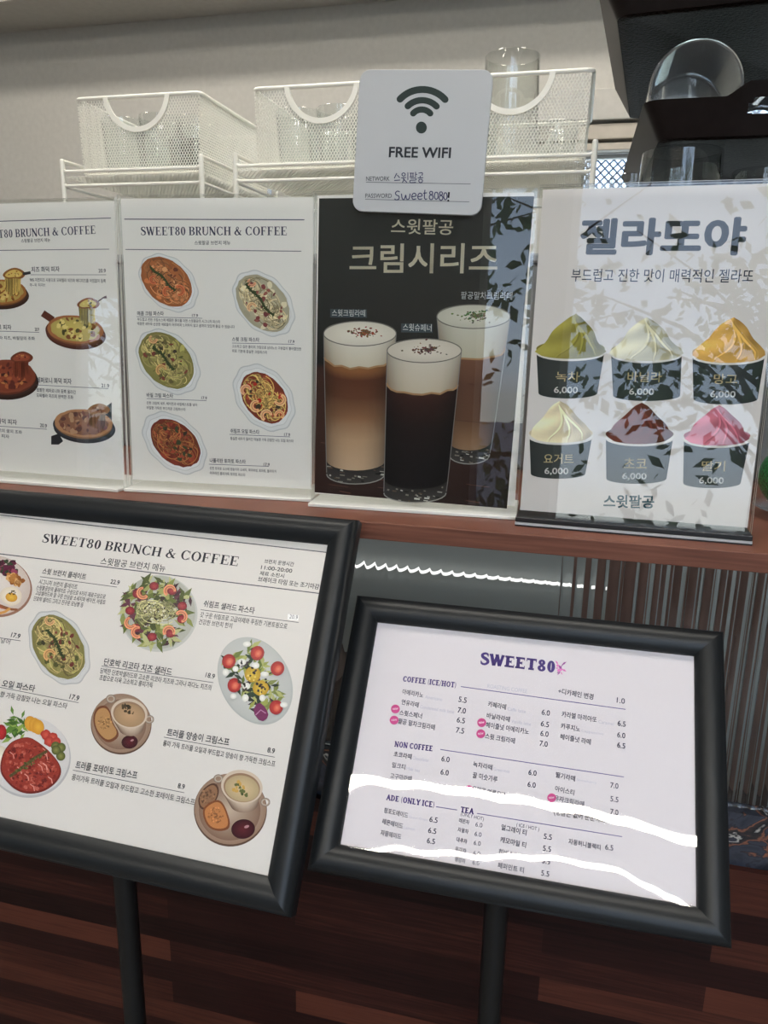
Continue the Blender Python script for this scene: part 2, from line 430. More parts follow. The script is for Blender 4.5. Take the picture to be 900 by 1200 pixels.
cpart('dark_shelf_unit', [((CXA + .03, BKY - .08, 0.74), (0.045, BKY + .01, 0.87))], CAB_DARK)
cpart('brown_back_panel', [((0.047, BKY + .02, 0.73), (CXB - .03, BKY + .03, SHELF_B - .002))], mat('mid_brown_cabinet_liner', (128, 98, 88), 0.6, noise=0.2, nscale=10))
for x_ in (.12, .20, .27, .36): cpart('grey_upright', [((x_, BKY - .05, 0.73), (x_ + .022, BKY - .03, SHELF_B - .002))], CAB_GREY)
mb = MB(); fl = 0.0128; x = CXA + .03; vs = []; prof = []
while x < CXB - .03:
    for i in range(8):
        t_ = i / 8.0; prof.append((x + fl * t_, GY - 0.0018 * math.sin(PI * t_) ** 0.8))
    x += fl
prof.append((x, GY))
n = len(prof); zb, zt = STONE_T + .0005, SHELF_B - .0005
for (px_, py_) in prof: vs += [(px_ + .3, py_ - 1.2, zb), (px_ + .3, py_ - 1.2, zt), (px_ + .3, GY + .003 - 1.2, zb), (px_ + .3, GY + .003 - 1.2, zt)]
fs = []
for i in range(n - 1):
    a, b = 4 * i, 4 * i + 4
    fs += [(a, b, b + 1, a + 1), (a + 2, a + 3, b + 3, b + 2), (a, a + 2, b + 2, b), (a + 1, b + 1, b + 3, a + 3)]
fs += [(0, 1, 3, 2), (4 * n - 4, 4 * n - 2, 4 * n - 1, 4 * n - 3)]
mb.add(vs, fs); rg = mb.build('reeded_glass_panel', REEDED, ctr, smooth=True, angle=60); rg['label'] = 'vertically reeded clear glass'
LZ = on_y(600, 688, 0.98).z
lp = cpart('led_strip', [((CXA + .05, BKY - .012, LZ - .001), (0.03, BKY - .004, LZ + .001))], CAB_LED)
l = area_light('cabinet_fill_light', (-.28, .86, SHELF_B - .01), (-.28, 1.0, 1.0), 2.3, .03, .42)  # fill lamp added to brighten the cabinet interior, has no fitting

# steel unit that carries baskets and trays, hidden behind the menu holders
MZ = 1.45
mu = thing('steel_storage_unit', 'grey steel unit standing on the countertop behind the acrylic menu holders', 'storage unit', (-.4, 1.3, SHELF_Z))
mb = MB(); mb.box((-.75, -.29, 0.0005), (1.15, .38, MZ - SHELF_Z - .012)); mb.build('body', STEEL, mu, bevel=.004)
mb = MB(); mb.box((-.76, -.30, MZ - SHELF_Z - .0118), (1.16, .39, MZ - SHELF_Z)); mb.build('top_plate', STEEL, mu, bevel=.003)


# ------------------------------------------------------------------ lettering
_tc = {}
LS = bpy.data.scenes.new('lettering_bench')   # text is outlined on a bench scene of its own, removed at the end
_c = bpy.data.curves.new('lettering', 'FONT'); _c.resolution_u = 3
LT = bpy.data.objects.new('lettering', _c); LS.collection.objects.link(LT)
def text_shape(s, bold=0.0):
    """outline of a line of text as triangles, from Blender's own built-in typeface"""
    key = (s, bold)
    if key not in _tc:
        o = LT; LT.data.body = s
        LS.view_layers[0].update(); dg = LS.view_layers[0].depsgraph
        me = bpy.data.meshes.new_from_object(o.evaluated_get(dg))
        v0 = [(v.co.x, v.co.y) for v in me.vertices]; f0 = [tuple(p.vertices) for p in me.polygons]
        bpy.data.meshes.remove(me)
        vs, fs = [], []     # heavier weight: the same outline laid down again a little to each side
        n = 8 if bold > .03 else 4
        for i in range(n if bold else 1):
            a = 2 * PI * (i + .5) / n; dx, dy = bold * math.cos(a), bold * math.sin(a); k = len(vs)
            vs += [(x + dx, y + dy) for x, y in v0]; fs += [tuple(q + k for q in f) for f in f0]
        _tc[key] = (vs, fs)
    return _tc[key]

def serif_shape(s, slab=False):
    """serif capitals drawn here from stems, bars, bowls and serifs"""
    S, H, SL, ST = (.24, .17, .075, .17) if slab else (.18, .07, .075, .055)
    V = []; Fc = []
    def poly(p):
        o = len(V); V.extend(p); Fc.append(tuple(range(o, o + len(p))))
    def rect(x0, y0, x1, y1): poly([(x0, y0), (x1, y0), (x1, y1), (x0, y1)])
    def ring(cx, cy, rx, ry, tx, ty, a0=0, a1=360, n=28):
        for i in range(n):
            A = [math.radians(a0 + (a1 - a0) * (i + k) / n) for k in (0, 1)]
            poly([(cx + rx * math.cos(A[0]), cy + ry * math.sin(A[0])), (cx + rx * math.cos(A[1]), cy + ry * math.sin(A[1])),
                  (cx + (rx - tx) * math.cos(A[1]), cy + (ry - ty) * math.sin(A[1])), (cx + (rx - tx) * math.cos(A[0]), cy + (ry - ty) * math.sin(A[0]))])
    def stroke(pts, ws):
        for i in range(len(pts) - 1):
            (x0, y0), (x1, y1) = pts[i], pts[i + 1]
            def nrm(k):
                a = pts[max(k - 1, 0)]; b = pts[min(k + 1, len(pts) - 1)]
                dx, dy = b[0] - a[0], b[1] - a[1]; L = math.hypot(dx, dy) or 1
                return -dy / L, dx / L
            n0, n1 = nrm(i), nrm(i + 1); w0, w1 = ws[i] / 2, ws[i + 1] / 2
            poly([(x0 - n0[0] * w0, y0 - n0[1] * w0), (x1 - n1[0] * w1, y1 - n1[1] * w1), (x1 + n1[0] * w1, y1 + n1[1] * w1), (x0 + n0[0] * w0, y0 + n0[1] * w0)])
    def smooth(pts, ws, n=5):
        P = []; W = []
        for i in range(len(pts) - 1):
            p0 = pts[max(i - 1, 0)]; p1 = pts[i]; p2 = pts[i + 1]; p3 = pts[min(i + 2, len(pts) - 1)]
            for k in range(n):
                t = k / n
                P.append(tuple(.5 * (2 * p1[j] + (p2[j] - p0[j]) * t + (2 * p0[j] - 5 * p1[j] + 4 * p2[j] - p3[j]) * t * t + (3 * p1[j] - p0[j] - 3 * p2[j] + p3[j]) * t ** 3) for j in (0, 1)))
                W.append(ws[i] + (ws[i + 1] - ws[i]) * t)
        P.append(pts[-1]); W.append(ws[-1]); stroke(P, W)
    def ser(x0, x1, y):   # a serif under or over a stem
        rect(x0 - SL, y if y < .5 else y - ST, x1 + SL, y + ST if y < .5 else y)
    def stem(x, w=None, t=True, b=True):
        w = w or S; rect(x, 0, x + w, 1)
        if t: ser(x, x + w, 1)
        if b: ser(x, x + w, 0)
    x = 0.0
    for ch in s:
        o = x + SL
        if ch == ' ': x += .34; continue
        if ch in 'EFL':
            stem(o); W = .56
            if ch != 'L': rect(o, 1 - H, o + W, 1); rect(o + W - .045, .74, o + W, 1); rect(o, .5 - H / 2, o + W * .72, .5 + H / 2); rect(o + W * .72 - .045, .36, o + W * .72, .64)
            if ch != 'F': rect(o, 0, o + W + .03, H); rect(o + W - .015, 0, o + W + .03, .28)
            adv = W + SL + .1
        elif ch == 'T':
            W = .70; stem(x + W / 2 - S / 2 + .02, t=False); rect(x + .02, 1 - H, x + .02 + W, 1); rect(x + .02, .72, x + .07, 1); rect(x - .03 + W, .72, x + .02 + W, 1); adv = W + .06
        elif ch == 'I': stem(o); adv = S + 2 * SL + .03
        elif ch in 'BRDP':
            stem(o)
            if ch == 'D': ring(o + S * .9, .5, .52, .5, S, H, -90, 90); rect(o, 0, o + S, H); rect(o, 1 - H, o + S, 1); adv = .52 + S + SL + .04
            else:
                rect(o, 1 - H, o + .32, 1); rect(o, .5 - H / 2, o + .32, .5 + H / 2)
                ring(o + .31, .745, .27, .255, S, H, -90, 90)
                if ch == 'B': rect(o, 0, o + .32, H); ring(o + .31, .262, .31, .262, S, H, -90, 90); adv = .62 + SL + .05
                if ch == 'R': stroke([(o + .30, .5), (o + .50, .06), (o + .66, .02)], [S, S * .9, .05]); adv = .66 + SL
        elif ch == 'H':
            stem(o); stem(o + .5); rect(o, .5 - H / 2, o + .5, .5 + H / 2); adv = .5 + S + 2 * SL + .04
        elif ch == 'N':
            h = H if slab else H * 1.3
            stem(o, h, True, True); stem(o + .55, h, True, False); stroke([(o + .02, 1), (o + .55 + h / 2, 0.0)], [S * 1.1, S * 1.1]); adv = .55 + h + 2 * SL + .03
        elif ch == 'U':
            rect(o, .32, o + S, 1); ser(o, o + S, 1); h = H if slab else H * 1.3
            rect(o + .56, .32, o + .56 + h, 1); ser(o + .56, o + .56 + h, 1); ring(o + (.56 + h) / 2, .33, (.56 + h) / 2, .34, (S + h) / 2, H * 1.4, 180, 360); adv = .56 + h + 2 * SL + .02
        elif ch in 'OC':
            W = .40
            if ch == 'O': ring(x + W + .03, .5, W, .515, S, H)
            else: ring(x + W + .03, .5, W, .515, S, H, 42, 318); rect(x + .70, .66, x + .75, .98); rect(x + .70, .02, x + .75, .30)
            adv = 2 * W + .09 if ch == 'O' else .83
        elif ch == '0': ring(x + .31, .5, .27, .51, S, H); adv = .62
        elif ch == '8': ring(x + .31, .755, .235, .255, S * .85, H); ring(x + .31, .265, .275, .275, S * .9, H); adv = .64
        elif ch == 'S':
            smooth([(x + .53, .76), (x + .46, .93), (x + .30, .975), (x + .12, .86), (x + .15, .66), (x + .33, .53), (x + .50, .40), (x + .53, .18), (x + .32, .02), (x + .13, .08), (x + .05, .27)],
                   [.05, H, H * 1.1, S * .8, S, S * 1.15, S, S * .8, H * 1.1, H, .05]); rect(x + .50, .70, x + .55, .98); rect(x + .04, .02, x + .09, .32); adv = .63
        elif ch == 'W':
            for (a, b, w_) in (((.10, 1), (.34, 0), S), ((.34, 0), (.54, 1), H * 1.2), ((.50, 1), (.74, 0), S), ((.74, 0), (.94, 1), H * 1.2)): stroke([(x + a[0], a[1]), (x + b[0], b[1])], [w_, w_])
            ser(x + .05, x + .15, 1); ser(x + .47, x + .55, 1); ser(x + .90, x + .97, 1); adv = 1.08
        elif ch in 'AV':
            stroke([(x + .12, 0), (x + .40, 1)], [H * 1.2] * 2); stroke([(x + .38, 1), (x + .68, 0)], [S] * 2); rect(x + .2, .28, x + .58, .28 + H); ser(x + .08, x + .16, 0); ser(x + .62, x + .74, 0); adv = .82
        elif ch == 'Y':
            stroke([(x + .10, 1), (x + .38, .45)], [S] * 2); stroke([(x + .66, 1), (x + .38, .45)], [H * 1.2] * 2); rect(x + .38 - S / 2, 0, x + .38 + S / 2, .5); ser(x + .38 - S / 2, x + .38 + S / 2, 0); ser(x + .06, x + .16, 1); ser(x + .62, x + .70, 1); adv = .76
        elif ch == '&':
            smooth([(x + .80, .05), (x + .62, .12), (x + .28, .62), (x + .22, .82), (x + .34, .97), (x + .46, .84), (x + .40, .66), (x + .16, .45), (x + .08, .22), (x + .24, .03), (x + .46, .10), (x + .66, .38), (x + .70, .52)],
                   [.05, S, S * .9, H * 1.2, H, S * .6, H, S * .8, S, H * 1.3, H, H, H]); rect(x + .58, .50, x + .82, .55); adv = .88
        elif ch == '(': ring(x + .42, .45, .36, .72, .10, .02, 125, 235, 10); adv = .34
        elif ch == ')': ring(x - .10, .45, .36, .72, .10, .02, -55, 55, 10); adv = .34
        elif ch == '/': stroke([(x + .03, -.1), (x + .36, 1.1)], [.10, .10]); adv = .40
        else: adv = .4
        x += adv + (.03 if not slab else .01)
    return V, Fc

# ------------------------------------------------------------------ printed sheets
class Ink:
    """flat print on a sheet: shapes given where the photo shows them, taken onto the sheet's own plane"""
    def __init__(s, root, z0, gain=1.3):
        s.root = root; s.mw = root.matrix_world.copy(); s.inv = s.mw.inverted(); s.n = s.mw.to_3x3() @ Vector((0, 0, 1)); s.o = s.mw.translation
        s.z0 = z0; s.z = z0; s.gain = gain; s.v = []; s.f = []; s.c = []
    def L(s, px, py):
        d = ray(px, py); t = (s.o - EYE).dot(s.n) / d.dot(s.n)
        p = s.inv @ (EYE + d * t); return p.x, p.y
    def col(s, c): return tuple(min(.92, v * s.gain) for v in lin(c)) + (1,)
    def up(s): s.z += 6e-6
    def raw(s, vs, fs, cols):
        o = len(s.v); s.v += [(x, y, s.z) for x, y in vs]; s.f += [tuple(i + o for i in f) for f in fs]; s.c += cols
    def poly(s, pts, c, soft=0):
        s.up()
        for _ in range(soft):   # rounded outline
            pts = [q for i in range(len(pts)) for q in ((.75 * pts[i][0] + .25 * pts[(i + 1) % len(pts)][0], .75 * pts[i][1] + .25 * pts[(i + 1) % len(pts)][1]), (.25 * pts[i][0] + .75 * pts[(i + 1) % len(pts)][0], .25 * pts[i][1] + .75 * pts[(i + 1) % len(pts)][1]))]
        cc = s.col(c); s.raw([s.L(*p) for p in pts], [tuple(range(len(pts)))], [cc] * len(pts))
    def ell(s, cx, cy, rx, ry, rot=0, c=(0, 0, 0), c2=None, n=26, jit=0.0, rnd=random, lift=True):
        """filled ellipse; c in the middle, c2 at the rim"""
        if lift: s.up()
        ca, sa = math.cos(math.radians(rot)), math.sin(math.radians(rot)); pts = [(cx, cy)]
        for i in range(n):
            a = 2 * PI * i / n; k = 1 + (rnd.uniform(-jit, jit) if jit else 0)
            x, y = rx * k * math.cos(a), ry * k * math.sin(a); pts.append((cx + x * ca - y * sa, cy + x * sa + y * ca))
        s.raw([s.L(*p) for p in pts], [(0, 1 + i, 1 + (i + 1) % n) for i in range(n)], [s.col(c)] + [s.col(c2 or c)] * n)
    def strip(s, A, B, cols, cols2=None):
        """quads between two rows of points, one colour a step"""
        s.up(); n = len(A); vs = [s.L(*p) for p in A] + [s.L(*p) for p in B]
        s.raw(vs, [(i, i + 1, n + i + 1, n + i) for i in range(n - 1)], [s.col(c) for c in cols] + [s.col(c) for c in (cols2 or cols)])
    def rib(s, pts, w, c, lift=True, c2=None):
        if lift: s.up()
        n = len(pts); A = []; B = []
        for i in range(n):
            a = pts[max(i - 1, 0)]; b = pts[min(i + 1, n - 1)]; dx, dy = b[0] - a[0], b[1] - a[1]; l = math.hypot(dx, dy) or 1
            ww = (w[i] if isinstance(w, (list, tuple)) else w) / 2
            A.append((pts[i][0] - dy / l * ww, pts[i][1] + dx / l * ww)); B.append((pts[i][0] + dy / l * ww, pts[i][1] - dx / l * ww))
        s.raw([s.L(*p) for p in A + B], [(i, i + 1, n + i + 1, n + i) for i in range(n - 1)], [s.col(c)] * n + [s.col(c2 or c)] * n)
    def line(s, x0, y0, x1, y1, w=.8, c=(60, 62, 78)): s.rib([(x0, y0), (x1, y1)], w, c)
    def text(s, t, x0, y0, x1, y1, h, c=(44, 46, 62), bold=0.0, kind=None, shape=None):
        """one line whose lower left is (x0,y0), lower right (x1,y1), h tall, all as seen in the photo"""
        s.up()
        vs, fs = shape or (serif_shape(t, kind == 'slab') if kind else text_shape(t, bold))
        if not vs: return
        ax = min(v[0] for v in vs); bx = max(v[0] for v in vs)
        ay = min(v[1] for v in vs) if not kind else 0.0; by = max(v[1] for v in vs) if not kind else 1.0
        p0 = Vector(s.L(x0, y0)); p1 = Vector(s.L(x1, y1)); mx, my = (x0 + x1) / 2, (y0 + y1) / 2
        hh = (Vector(s.L(mx, my - h)) - Vector(s.L(mx, my))).length
        u = (p1 - p0); n = Vector((-u.y, u.x)).normalized() * hh
        out = [p0 + u * ((x - ax) / (bx - ax)) + n * ((y - ay) / (by - ay)) for x, y in vs]
        s.raw([(q.x, q.y) for q in out], fs, [s.col(c)] * len(out))
    def build(s, name, parent, label=None, xr=None):
        """xr: print stops at the paper's left and right edges"""
        me = bpy.data.meshes.new(name); off = s.z0
        if xr:
            bm = bmesh.new(); lay = bm.verts.layers.float_color.new('Col')
            vv = [bm.verts.new(p) for p in s.v]
            for q, c in zip(vv, s.c): q[lay] = c
            for f in s.f:
                try: bm.faces.new([vv[i] for i in f])
                except ValueError: pass
            for x, sg in ((xr[0], -1), (xr[1], 1)):
                bmesh.ops.bisect_plane(bm, geom=bm.verts[:] + bm.edges[:] + bm.faces[:], plane_co=(x, 0, 0), plane_no=(sg, 0, 0), clear_outer=True)
            bm.to_mesh(me); bm.free()
        else:
            me.from_pydata(s.v, [], s.f); me.update()
            a = me.color_attributes.new('Col', 'FLOAT_COLOR', 'POINT')
            a.data.foreach_set('color', [q for c in s.c for q in c])
        me.materials.append(INK)
        o = bpy.data.objects.new(name, me); COL.objects.link(o); o.parent = parent
        if label: o['label'] = label
        return o

def sheet_root(name, label, cat, tl, yaw, lean, W, H, group=None, center=False):
    """Empty at the foot of a sheet: x along it, y up it, z out of its face"""
    y, l = math.radians(yaw), math.radians(lean)
    u = Vector((math.cos(y), math.sin(y), 0)); n = Vector((-math.sin(y), math.cos(y), 0))
    v = -Vector((0, 0, 1)) * math.cos(l) - n * math.sin(l)
    org = EYE + Vector(tl) + u * (W / 2) + v * (H * (.5 if center else 1))
    m = Matrix((u, -v, u.cross(-v))).transposed().to_4x4(); m.translation = org
    return thing(name, label, cat, mat4=m, group=group)

# ---- dish pictures (all coordinates are photo pixels)
def shrimp(k, x, y, r, a, c=(222, 140, 96)):
    pts = [(x + r * math.cos(a + t * 4.2 / 9), y + r * math.sin(a + t * 4.2 / 9)) for t in range(10)]
    k.rib(pts, [r * .5 * (.45 + .75 * math.sin(PI * min(1, (i + 2) / 11))) + r * .25 for i in range(10)], c, c2=tuple(min(255, int(q * 1.18)) for q in c))
    k.rib([(x + r * 1.02 * math.cos(a + t * 4.2 / 9), y + r * 1.02 * math.sin(a + t * 4.2 / 9)) for t in range(1, 9)], r * .14, tuple(int(q * .72) for q in c))
def leaf(k, x, y, l, a, c):
    ca, sa = math.cos(a), math.sin(a)
    k.poly([(x - l * ca, y - l * sa), (x - l * .3 * sa, y + l * .3 * ca), (x + l * ca, y + l * sa), (x + l * .35 * sa, y - l * .35 * ca)], c)
def noodles(k, rnd, cx, cy, rx, ry, rot, c, n=120, w=1.0):
    ca, sa = math.cos(math.radians(rot)), math.sin(math.radians(rot))
    for i in range(n):
        if i % 6 == 0: k.up()
        t = rnd.uniform(-1, 1); s_ = rnd.gauss(0, .34)
        x, y = rx * .78 * t, ry * .8 * s_ * math.sqrt(max(0.05, 1 - t * t))
        r = rnd.uniform(.16, .62) * ry; a0 = rnd.uniform(0, 2 * PI); L = rnd.uniform(1.2, 3.6)
        pts = []
        for j in range(9):
            a = a0 + L * j / 8; px, py = x + r * math.cos(a), y + r * .8 * math.sin(a)
            q = (px / (rx * .98)) ** 2 + (py / (ry * .98)) ** 2
            if q > .86: px, py = px * math.sqrt(.86 / q), py * math.sqrt(.86 / q)
            pts.append((cx + px * ca - py * sa, cy + px * sa + py * ca))
        f = rnd.uniform(.48, 1.14)
        k.rib(pts, w, tuple(min(255, int(q * f)) for q in c), lift=False)
def oval_plate(k, cx, cy, rx, ry, rot, c=(203, 204, 204), rim=(178, 180, 181), lobes=10):
    ca, sa = math.cos(math.radians(rot)), math.sin(math.radians(rot))
    for sc, cc in ((1.0, rim), (.965, c), (.87, tuple(q - 18 for q in c)), (.85, tuple(min(255, q + 6) for q in c))):
        pts = []
        for i in range(60):
            a = 2 * PI * i / 60; r = sc * (1 + .022 * math.cos(lobes * a))
            x, y = rx * r * math.cos(a), ry * r * math.sin(a); pts.append((cx + x * ca - y * sa, cy + x * sa + y * ca))
        k.poly(pts, cc)
def mottled(k, rnd, cx, cy, rx, ry, rot, cols, n, smin, smax, fill=.86):
    ca, sa = math.cos(math.radians(rot)), math.sin(math.radians(rot))
    for i in range(n):
        if i % 5 == 0: k.up()
        a = rnd.uniform(0, 2 * PI); r = math.sqrt(rnd.random()) * fill; x, y = rx * r * math.cos(a), ry * r * math.sin(a)
        k.ell(cx + x * ca - y * sa, cy + x * sa + y * ca, rnd.uniform(smin, smax), rnd.uniform(smin, smax), rnd.uniform(0, 180), rnd.choice(cols), n=9, jit=.2, rnd=rnd, lift=False)
def pasta_dish(k, seed, cx, cy, rx, ry, rot, sauce, noodle, off=(0, 0), inner=.80, shr=(), bits=((70, 78, 52),), nbits=14, herb=None, dark=None, nn=130):
    rnd = random.Random(seed)
    oval_plate(k, cx, cy, rx, ry, rot)
    sx, sy = cx + off[0], cy + off[1]; dk = dark or tuple(int(q * .8) for q in sauce)
    k.ell(sx, sy, rx * inner, ry * inner, rot, sauce, dk, n=36, jit=.02, rnd=rnd)
    mottled(k, rnd, sx, sy, rx * inner, ry * inner, rot, [tuple(min(255, int(q * f)) for q in sauce) for f in (.8, .92, 1.08, 1.15)], 34, rx * .05, rx * .13)
    noodles(k, rnd, sx, sy, rx * inner, ry * inner, rot, noodle, nn, max(.55, rx * .023))
    mottled(k, rnd, sx, sy, rx * inner * .9, ry * inner * .9, rot, list(bits), nbits, rx * .02, rx * .075)
    ca, sa = math.cos(math.radians(rot)), math.sin(math.radians(rot))
    for (u, v, r, a, c) in shr: shrimp(k, sx + u * rx * ca - v * ry * sa, sy + u * rx * sa + v * ry * ca, r, a, c)
    if herb:
        pts = [(sx + rx * t * ca - ry * .04 * math.sin(t * 9) * sa, sy + rx * t * sa + ry * .04 * math.sin(t * 9) * ca) for t in [herb[0] + (herb[1] - herb[0]) * i / 12 for i in range(13)]]
        k.rib(pts, rx * .06, (44, 54, 34))
        for (x, y) in pts: leaf(k, x + rnd.uniform(-1, 1), y + rnd.uniform(-1, 1), rx * .09, rnd.uniform(0, 6), (56, 68, 40))

# ================= acrylic menu holders =================
def holder(name, label, tl, yaw, lean, W, H, paper, group='acrylic menu holders', black=False, inset=.003):
    t = sheet_root(name, label, 'menu holder', tl, yaw, lean, W, H, group)
    p = MB(); p.box((-W / 2 + inset, inset + .004, -.0006), (W / 2 - inset, H - inset, 0)); sh = p.build('printed_sheet', paper, t)
    p = MB()
    for z0, z1 in ((.0022, .0042), (-.0046, -.0026)):
        p.m = 0; x0, x1 = -W / 2, W / 2
        p.add([(x0, 0, z1), (x1, 0, z1), (x1, H, z1), (x0, H, z1)], [(0, 1, 2, 3)])
        p.add([(x0, 0, z0), (x1, 0, z0), (x1, H, z0), (x0, H, z0)], [(3, 2, 1, 0)])
        p.m = 1
        p.add([(x0, 0, z0), (x1, 0, z0), (x1, 0, z1), (x0, 0, z1)], [(0, 1, 2, 3)]); p.add([(x0, H, z0), (x1, H, z0), (x1, H, z1), (x0, H, z1)], [(3, 2, 1, 0)])
        p.add([(x0, 0, z0), (x0, H, z0), (x0, H, z1), (x0, 0, z1)], [(3, 2, 1, 0)]); p.add([(x1, 0, z0), (x1, H, z0), (x1, H, z1), (x1, 0, z1)], [(0, 1, 2, 3)])
    p.build('clear_sleeve', [ACRYLIC, EDGE], t)
    # foot: level slab under the leaning sleeve
    rx = Matrix.Rotation(math.radians(lean), 4, 'X'); f0, f1 = (.006, -.06)
    def foot(nm, y0, y1, za, zb, m, bev=.0008):
        q = MB(); c = [rx @ Vector((x, y, z)) for (x, y, z) in ((-W / 2, y0, za), (W / 2, y0, za), (W / 2, y0, zb), (-W / 2, y0, zb), (-W / 2, y1, za), (W / 2, y1, za), (W / 2, y1, zb), (-W / 2, y1, zb))]
        q.hexa(c); return q.build(nm, m, t, bevel=bev)
    if black:
        foot('black_foot', -.0022, .0028, -.06, .012, BLACK_PLASTIC); foot('white_foot_line', -.0046, -.0023, -.06, .0125, PLASTIC_WHITE, 0)
        foot('foot_underside', -.0062, -.0047, -.06, .012, BLACK_PLASTIC, 0)
    else:
        foot('clear_foot', -.0038, -.0002, -.06, .016, EDGE)
    return t, sh
DARKTXT = (38, 40, 54)
PIZZA_D = (-0.6960, 0.7596, 0.1246, -0.827, 3.266, 0.2160)
PASTA_D = (-0.4790, 0.7574, 0.1267, 4.378, 2.345, 0.2150)
CREAM_D = (-0.2604, 0.7550, 0.1252, 2.536, 2.462, 0.2155)
def hgt(d, b=.182): return (d[2] + b) / math.cos(math.radians(d[4]))

# ---- pizza menu (leftmost)
t, sh = holder('menu_holder', 'leftmost acrylic menu holder showing stacked pizzas, cut by the left picture edge', PIZZA_D[:3], PIZZA_D[3], PIZZA_D[4], PIZZA_D[5], hgt(PIZZA_D), PAPER)
k = Ink(t, .00002, 1.5)
for (x0, y0, x1, y1, w_) in ((-60, 261, 130, 255.5, 1.0), (-60, 294, 128, 292, .8), (36, 322, 124.5, 322, .6), (-20, 387.5, 46, 389.5, .6), (41, 451, 127, 455.5, .6), (-30, 497.5, 55, 503, .6)): k.line(x0, y0, x1, y1, w_, (70, 72, 88))
k.text('SWEET80 BRUNCH & COFFEE', -27, 280, 112, 274, 9.5, (52, 54, 72), kind='serif')
k.text('스윗팔공 브런치 메뉴', 25, 284.5, 59, 283.5, 4.6, DARKTXT, .015)
for s, x0, y0, x1, y1, h, b in (('치즈 화덕 피자', 37, 319, 70, 318.5, 6.5, .02), ('20.9', 115.5, 319.5, 124, 319.5, 4.5, .02), ('98% 자연치즈 사용으로 모짜렐라 치즈와 에디치즈를 아낌없이 듬뿍', 35, 330, 124, 331.5, 4.4, .014), ('쭈~욱 피자!!', 35, 336, 53, 336, 4, .005),
    ('고구마 화덕 피자', -24, 386, 13.5, 386.5, 6, .02), ('20.9', 41, 388, 46, 388, 4, .02), ('달콤한 고구마, 모짜렐라 치즈, 바질잎의 조화', -40, 397, 41, 399, 4.4, .014),
    ('페퍼로니 화덕 피자', 43, 448.5, 84, 450.5, 6.8, .02), ('21.9', 119, 454, 128, 454.5, 4.5, .02), ('짭짤한 페퍼로니와 듬뿍 올라간', 43, 459, 89, 462, 4.6, .014), ('모짜렐라 치즈의 완벽한 조화', 43, 465.5, 86, 468, 4.6, .014),
    ('고르곤졸라 화덕 피자', -32, 494, 20, 498, 6.2, .02), ('20.9', 47, 500.5, 55, 501.5, 4.5, .02), ('고르곤졸라, 꿀이의 꿀의 조화', -30, 503.5, 26, 509, 4.4, .014), ('달콤한 나는 피자', -24, 510, 11, 514, 4.4, .014)):
    k.text(s, x0, y0, x1, y1, h, DARKTXT, b)
k.build('printed_text', sh, xr=(-.104, .104))
def pizza(k, seed, cx, cy, rx, ry, rot, plank, crust, cheese, spots, slice_at, handle=None):
    rnd = random.Random(seed)
    if handle: k.rib(handle, 8, plank)
    k.ell(cx + 1, cy + ry * .34, rx * 1.07, ry * 1.04, rot, tuple(int(q * .8) for q in plank), n=40)
    k.ell(cx, cy + ry * .18, rx * 1.06, ry * 1.02, rot, plank, n=40)
    k.ell(cx, cy + ry * .08, rx, ry, rot, tuple(int(q * .75) for q in crust), n=40)
    k.ell(cx, cy, rx, ry * .97, rot, crust, n=40, jit=.02, rnd=rnd)
    k.ell(cx, cy, rx * .86, ry * .82, rot, cheese, tuple(int(q * .86) for q in cheese), n=36, jit=.04, rnd=rnd)
    mottled(k, rnd, cx, cy, rx * .9, ry * .86, rot, spots, 46, rx * .03, rx * .11)
    # lifted slice with strings of cheese
    sx, sy = slice_at
    for i in range(26):
        u = i / 25; x = sx - 7 + u * 18; y0 = sy + 1 + 2.5 * math.sin(u * PI); L_ = 17 + 4 * math.sin(u * PI) + rnd.uniform(-3, 2)
        f = rnd.uniform(.55, 1.12); w_ = rnd.uniform(.7, 1.9)
        k.rib([(x, y0), (x * .93 + (sx + 2) * .07, y0 + L_ * .5), (x * .97 + (sx + 1) * .03 + rnd.uniform(-1, 1), y0 + L_)], [w_ * 1.3, w_, w_ * 1.2], tuple(min(255, int(q * f)) for q in cheese), lift=i % 5 == 0)
    k.poly([(sx - 11, sy + 1), (sx - 6, sy - 5), (sx + 4, sy - 9), (sx + 13, sy - 6), (sx + 18, sy - 1), (sx + 13, sy + 5), (sx + 4, sy + 4), (sx - 4, sy + 5)], tuple(int(q * .86) for q in crust), 2)
    k.poly([(sx - 8, sy + 1), (sx - 3, sy - 4), (sx + 4, sy - 6.5), (sx + 11, sy - 4), (sx + 14, sy - 1), (sx + 10, sy + 3), (sx + 3, sy + 2.5), (sx - 3, sy + 3.5)], cheese, 2)
    mottled(k, rnd, sx + 3, sy - 1.5, 8, 4, 10, spots, 9, .6, 1.5)
def picture(fn, name, sh, t, label, gain=1.25, z=.00004, xr=None):
    k = Ink(t, z, gain); fn(k); return k.build(name, sh, label, xr=xr)
PX = (-.104, .104)
picture(lambda k: (pizza(k, 1, 2, 342, 29, 15, 0, (66, 40, 34), (150, 98, 52), (196, 166, 92), [(150, 92, 40), (206, 180, 110), (120, 72, 34)], (13, 322)), k.rib([(27, 321), (36, 319.5)], 3.4, (48, 48, 52))), 'pizza_picture', sh, t, 'yellow cheese pizza at the left edge', xr=PX)
picture(lambda k: (pizza(k, 2, 88, 386, 33, 17, 6, (88, 48, 38), (150, 96, 62), (190, 172, 96), [(120, 74, 44), (74, 70, 40), (206, 190, 120)], (100, 357), [(50, 367), (62, 375)]), k.rib([(114, 354), (121, 349), (125, 348)], [1.4, 1.6, 3.4], (92, 76, 84))), 'pizza_picture', sh, t, 'pale green and yellow pizza with a slice lifted')
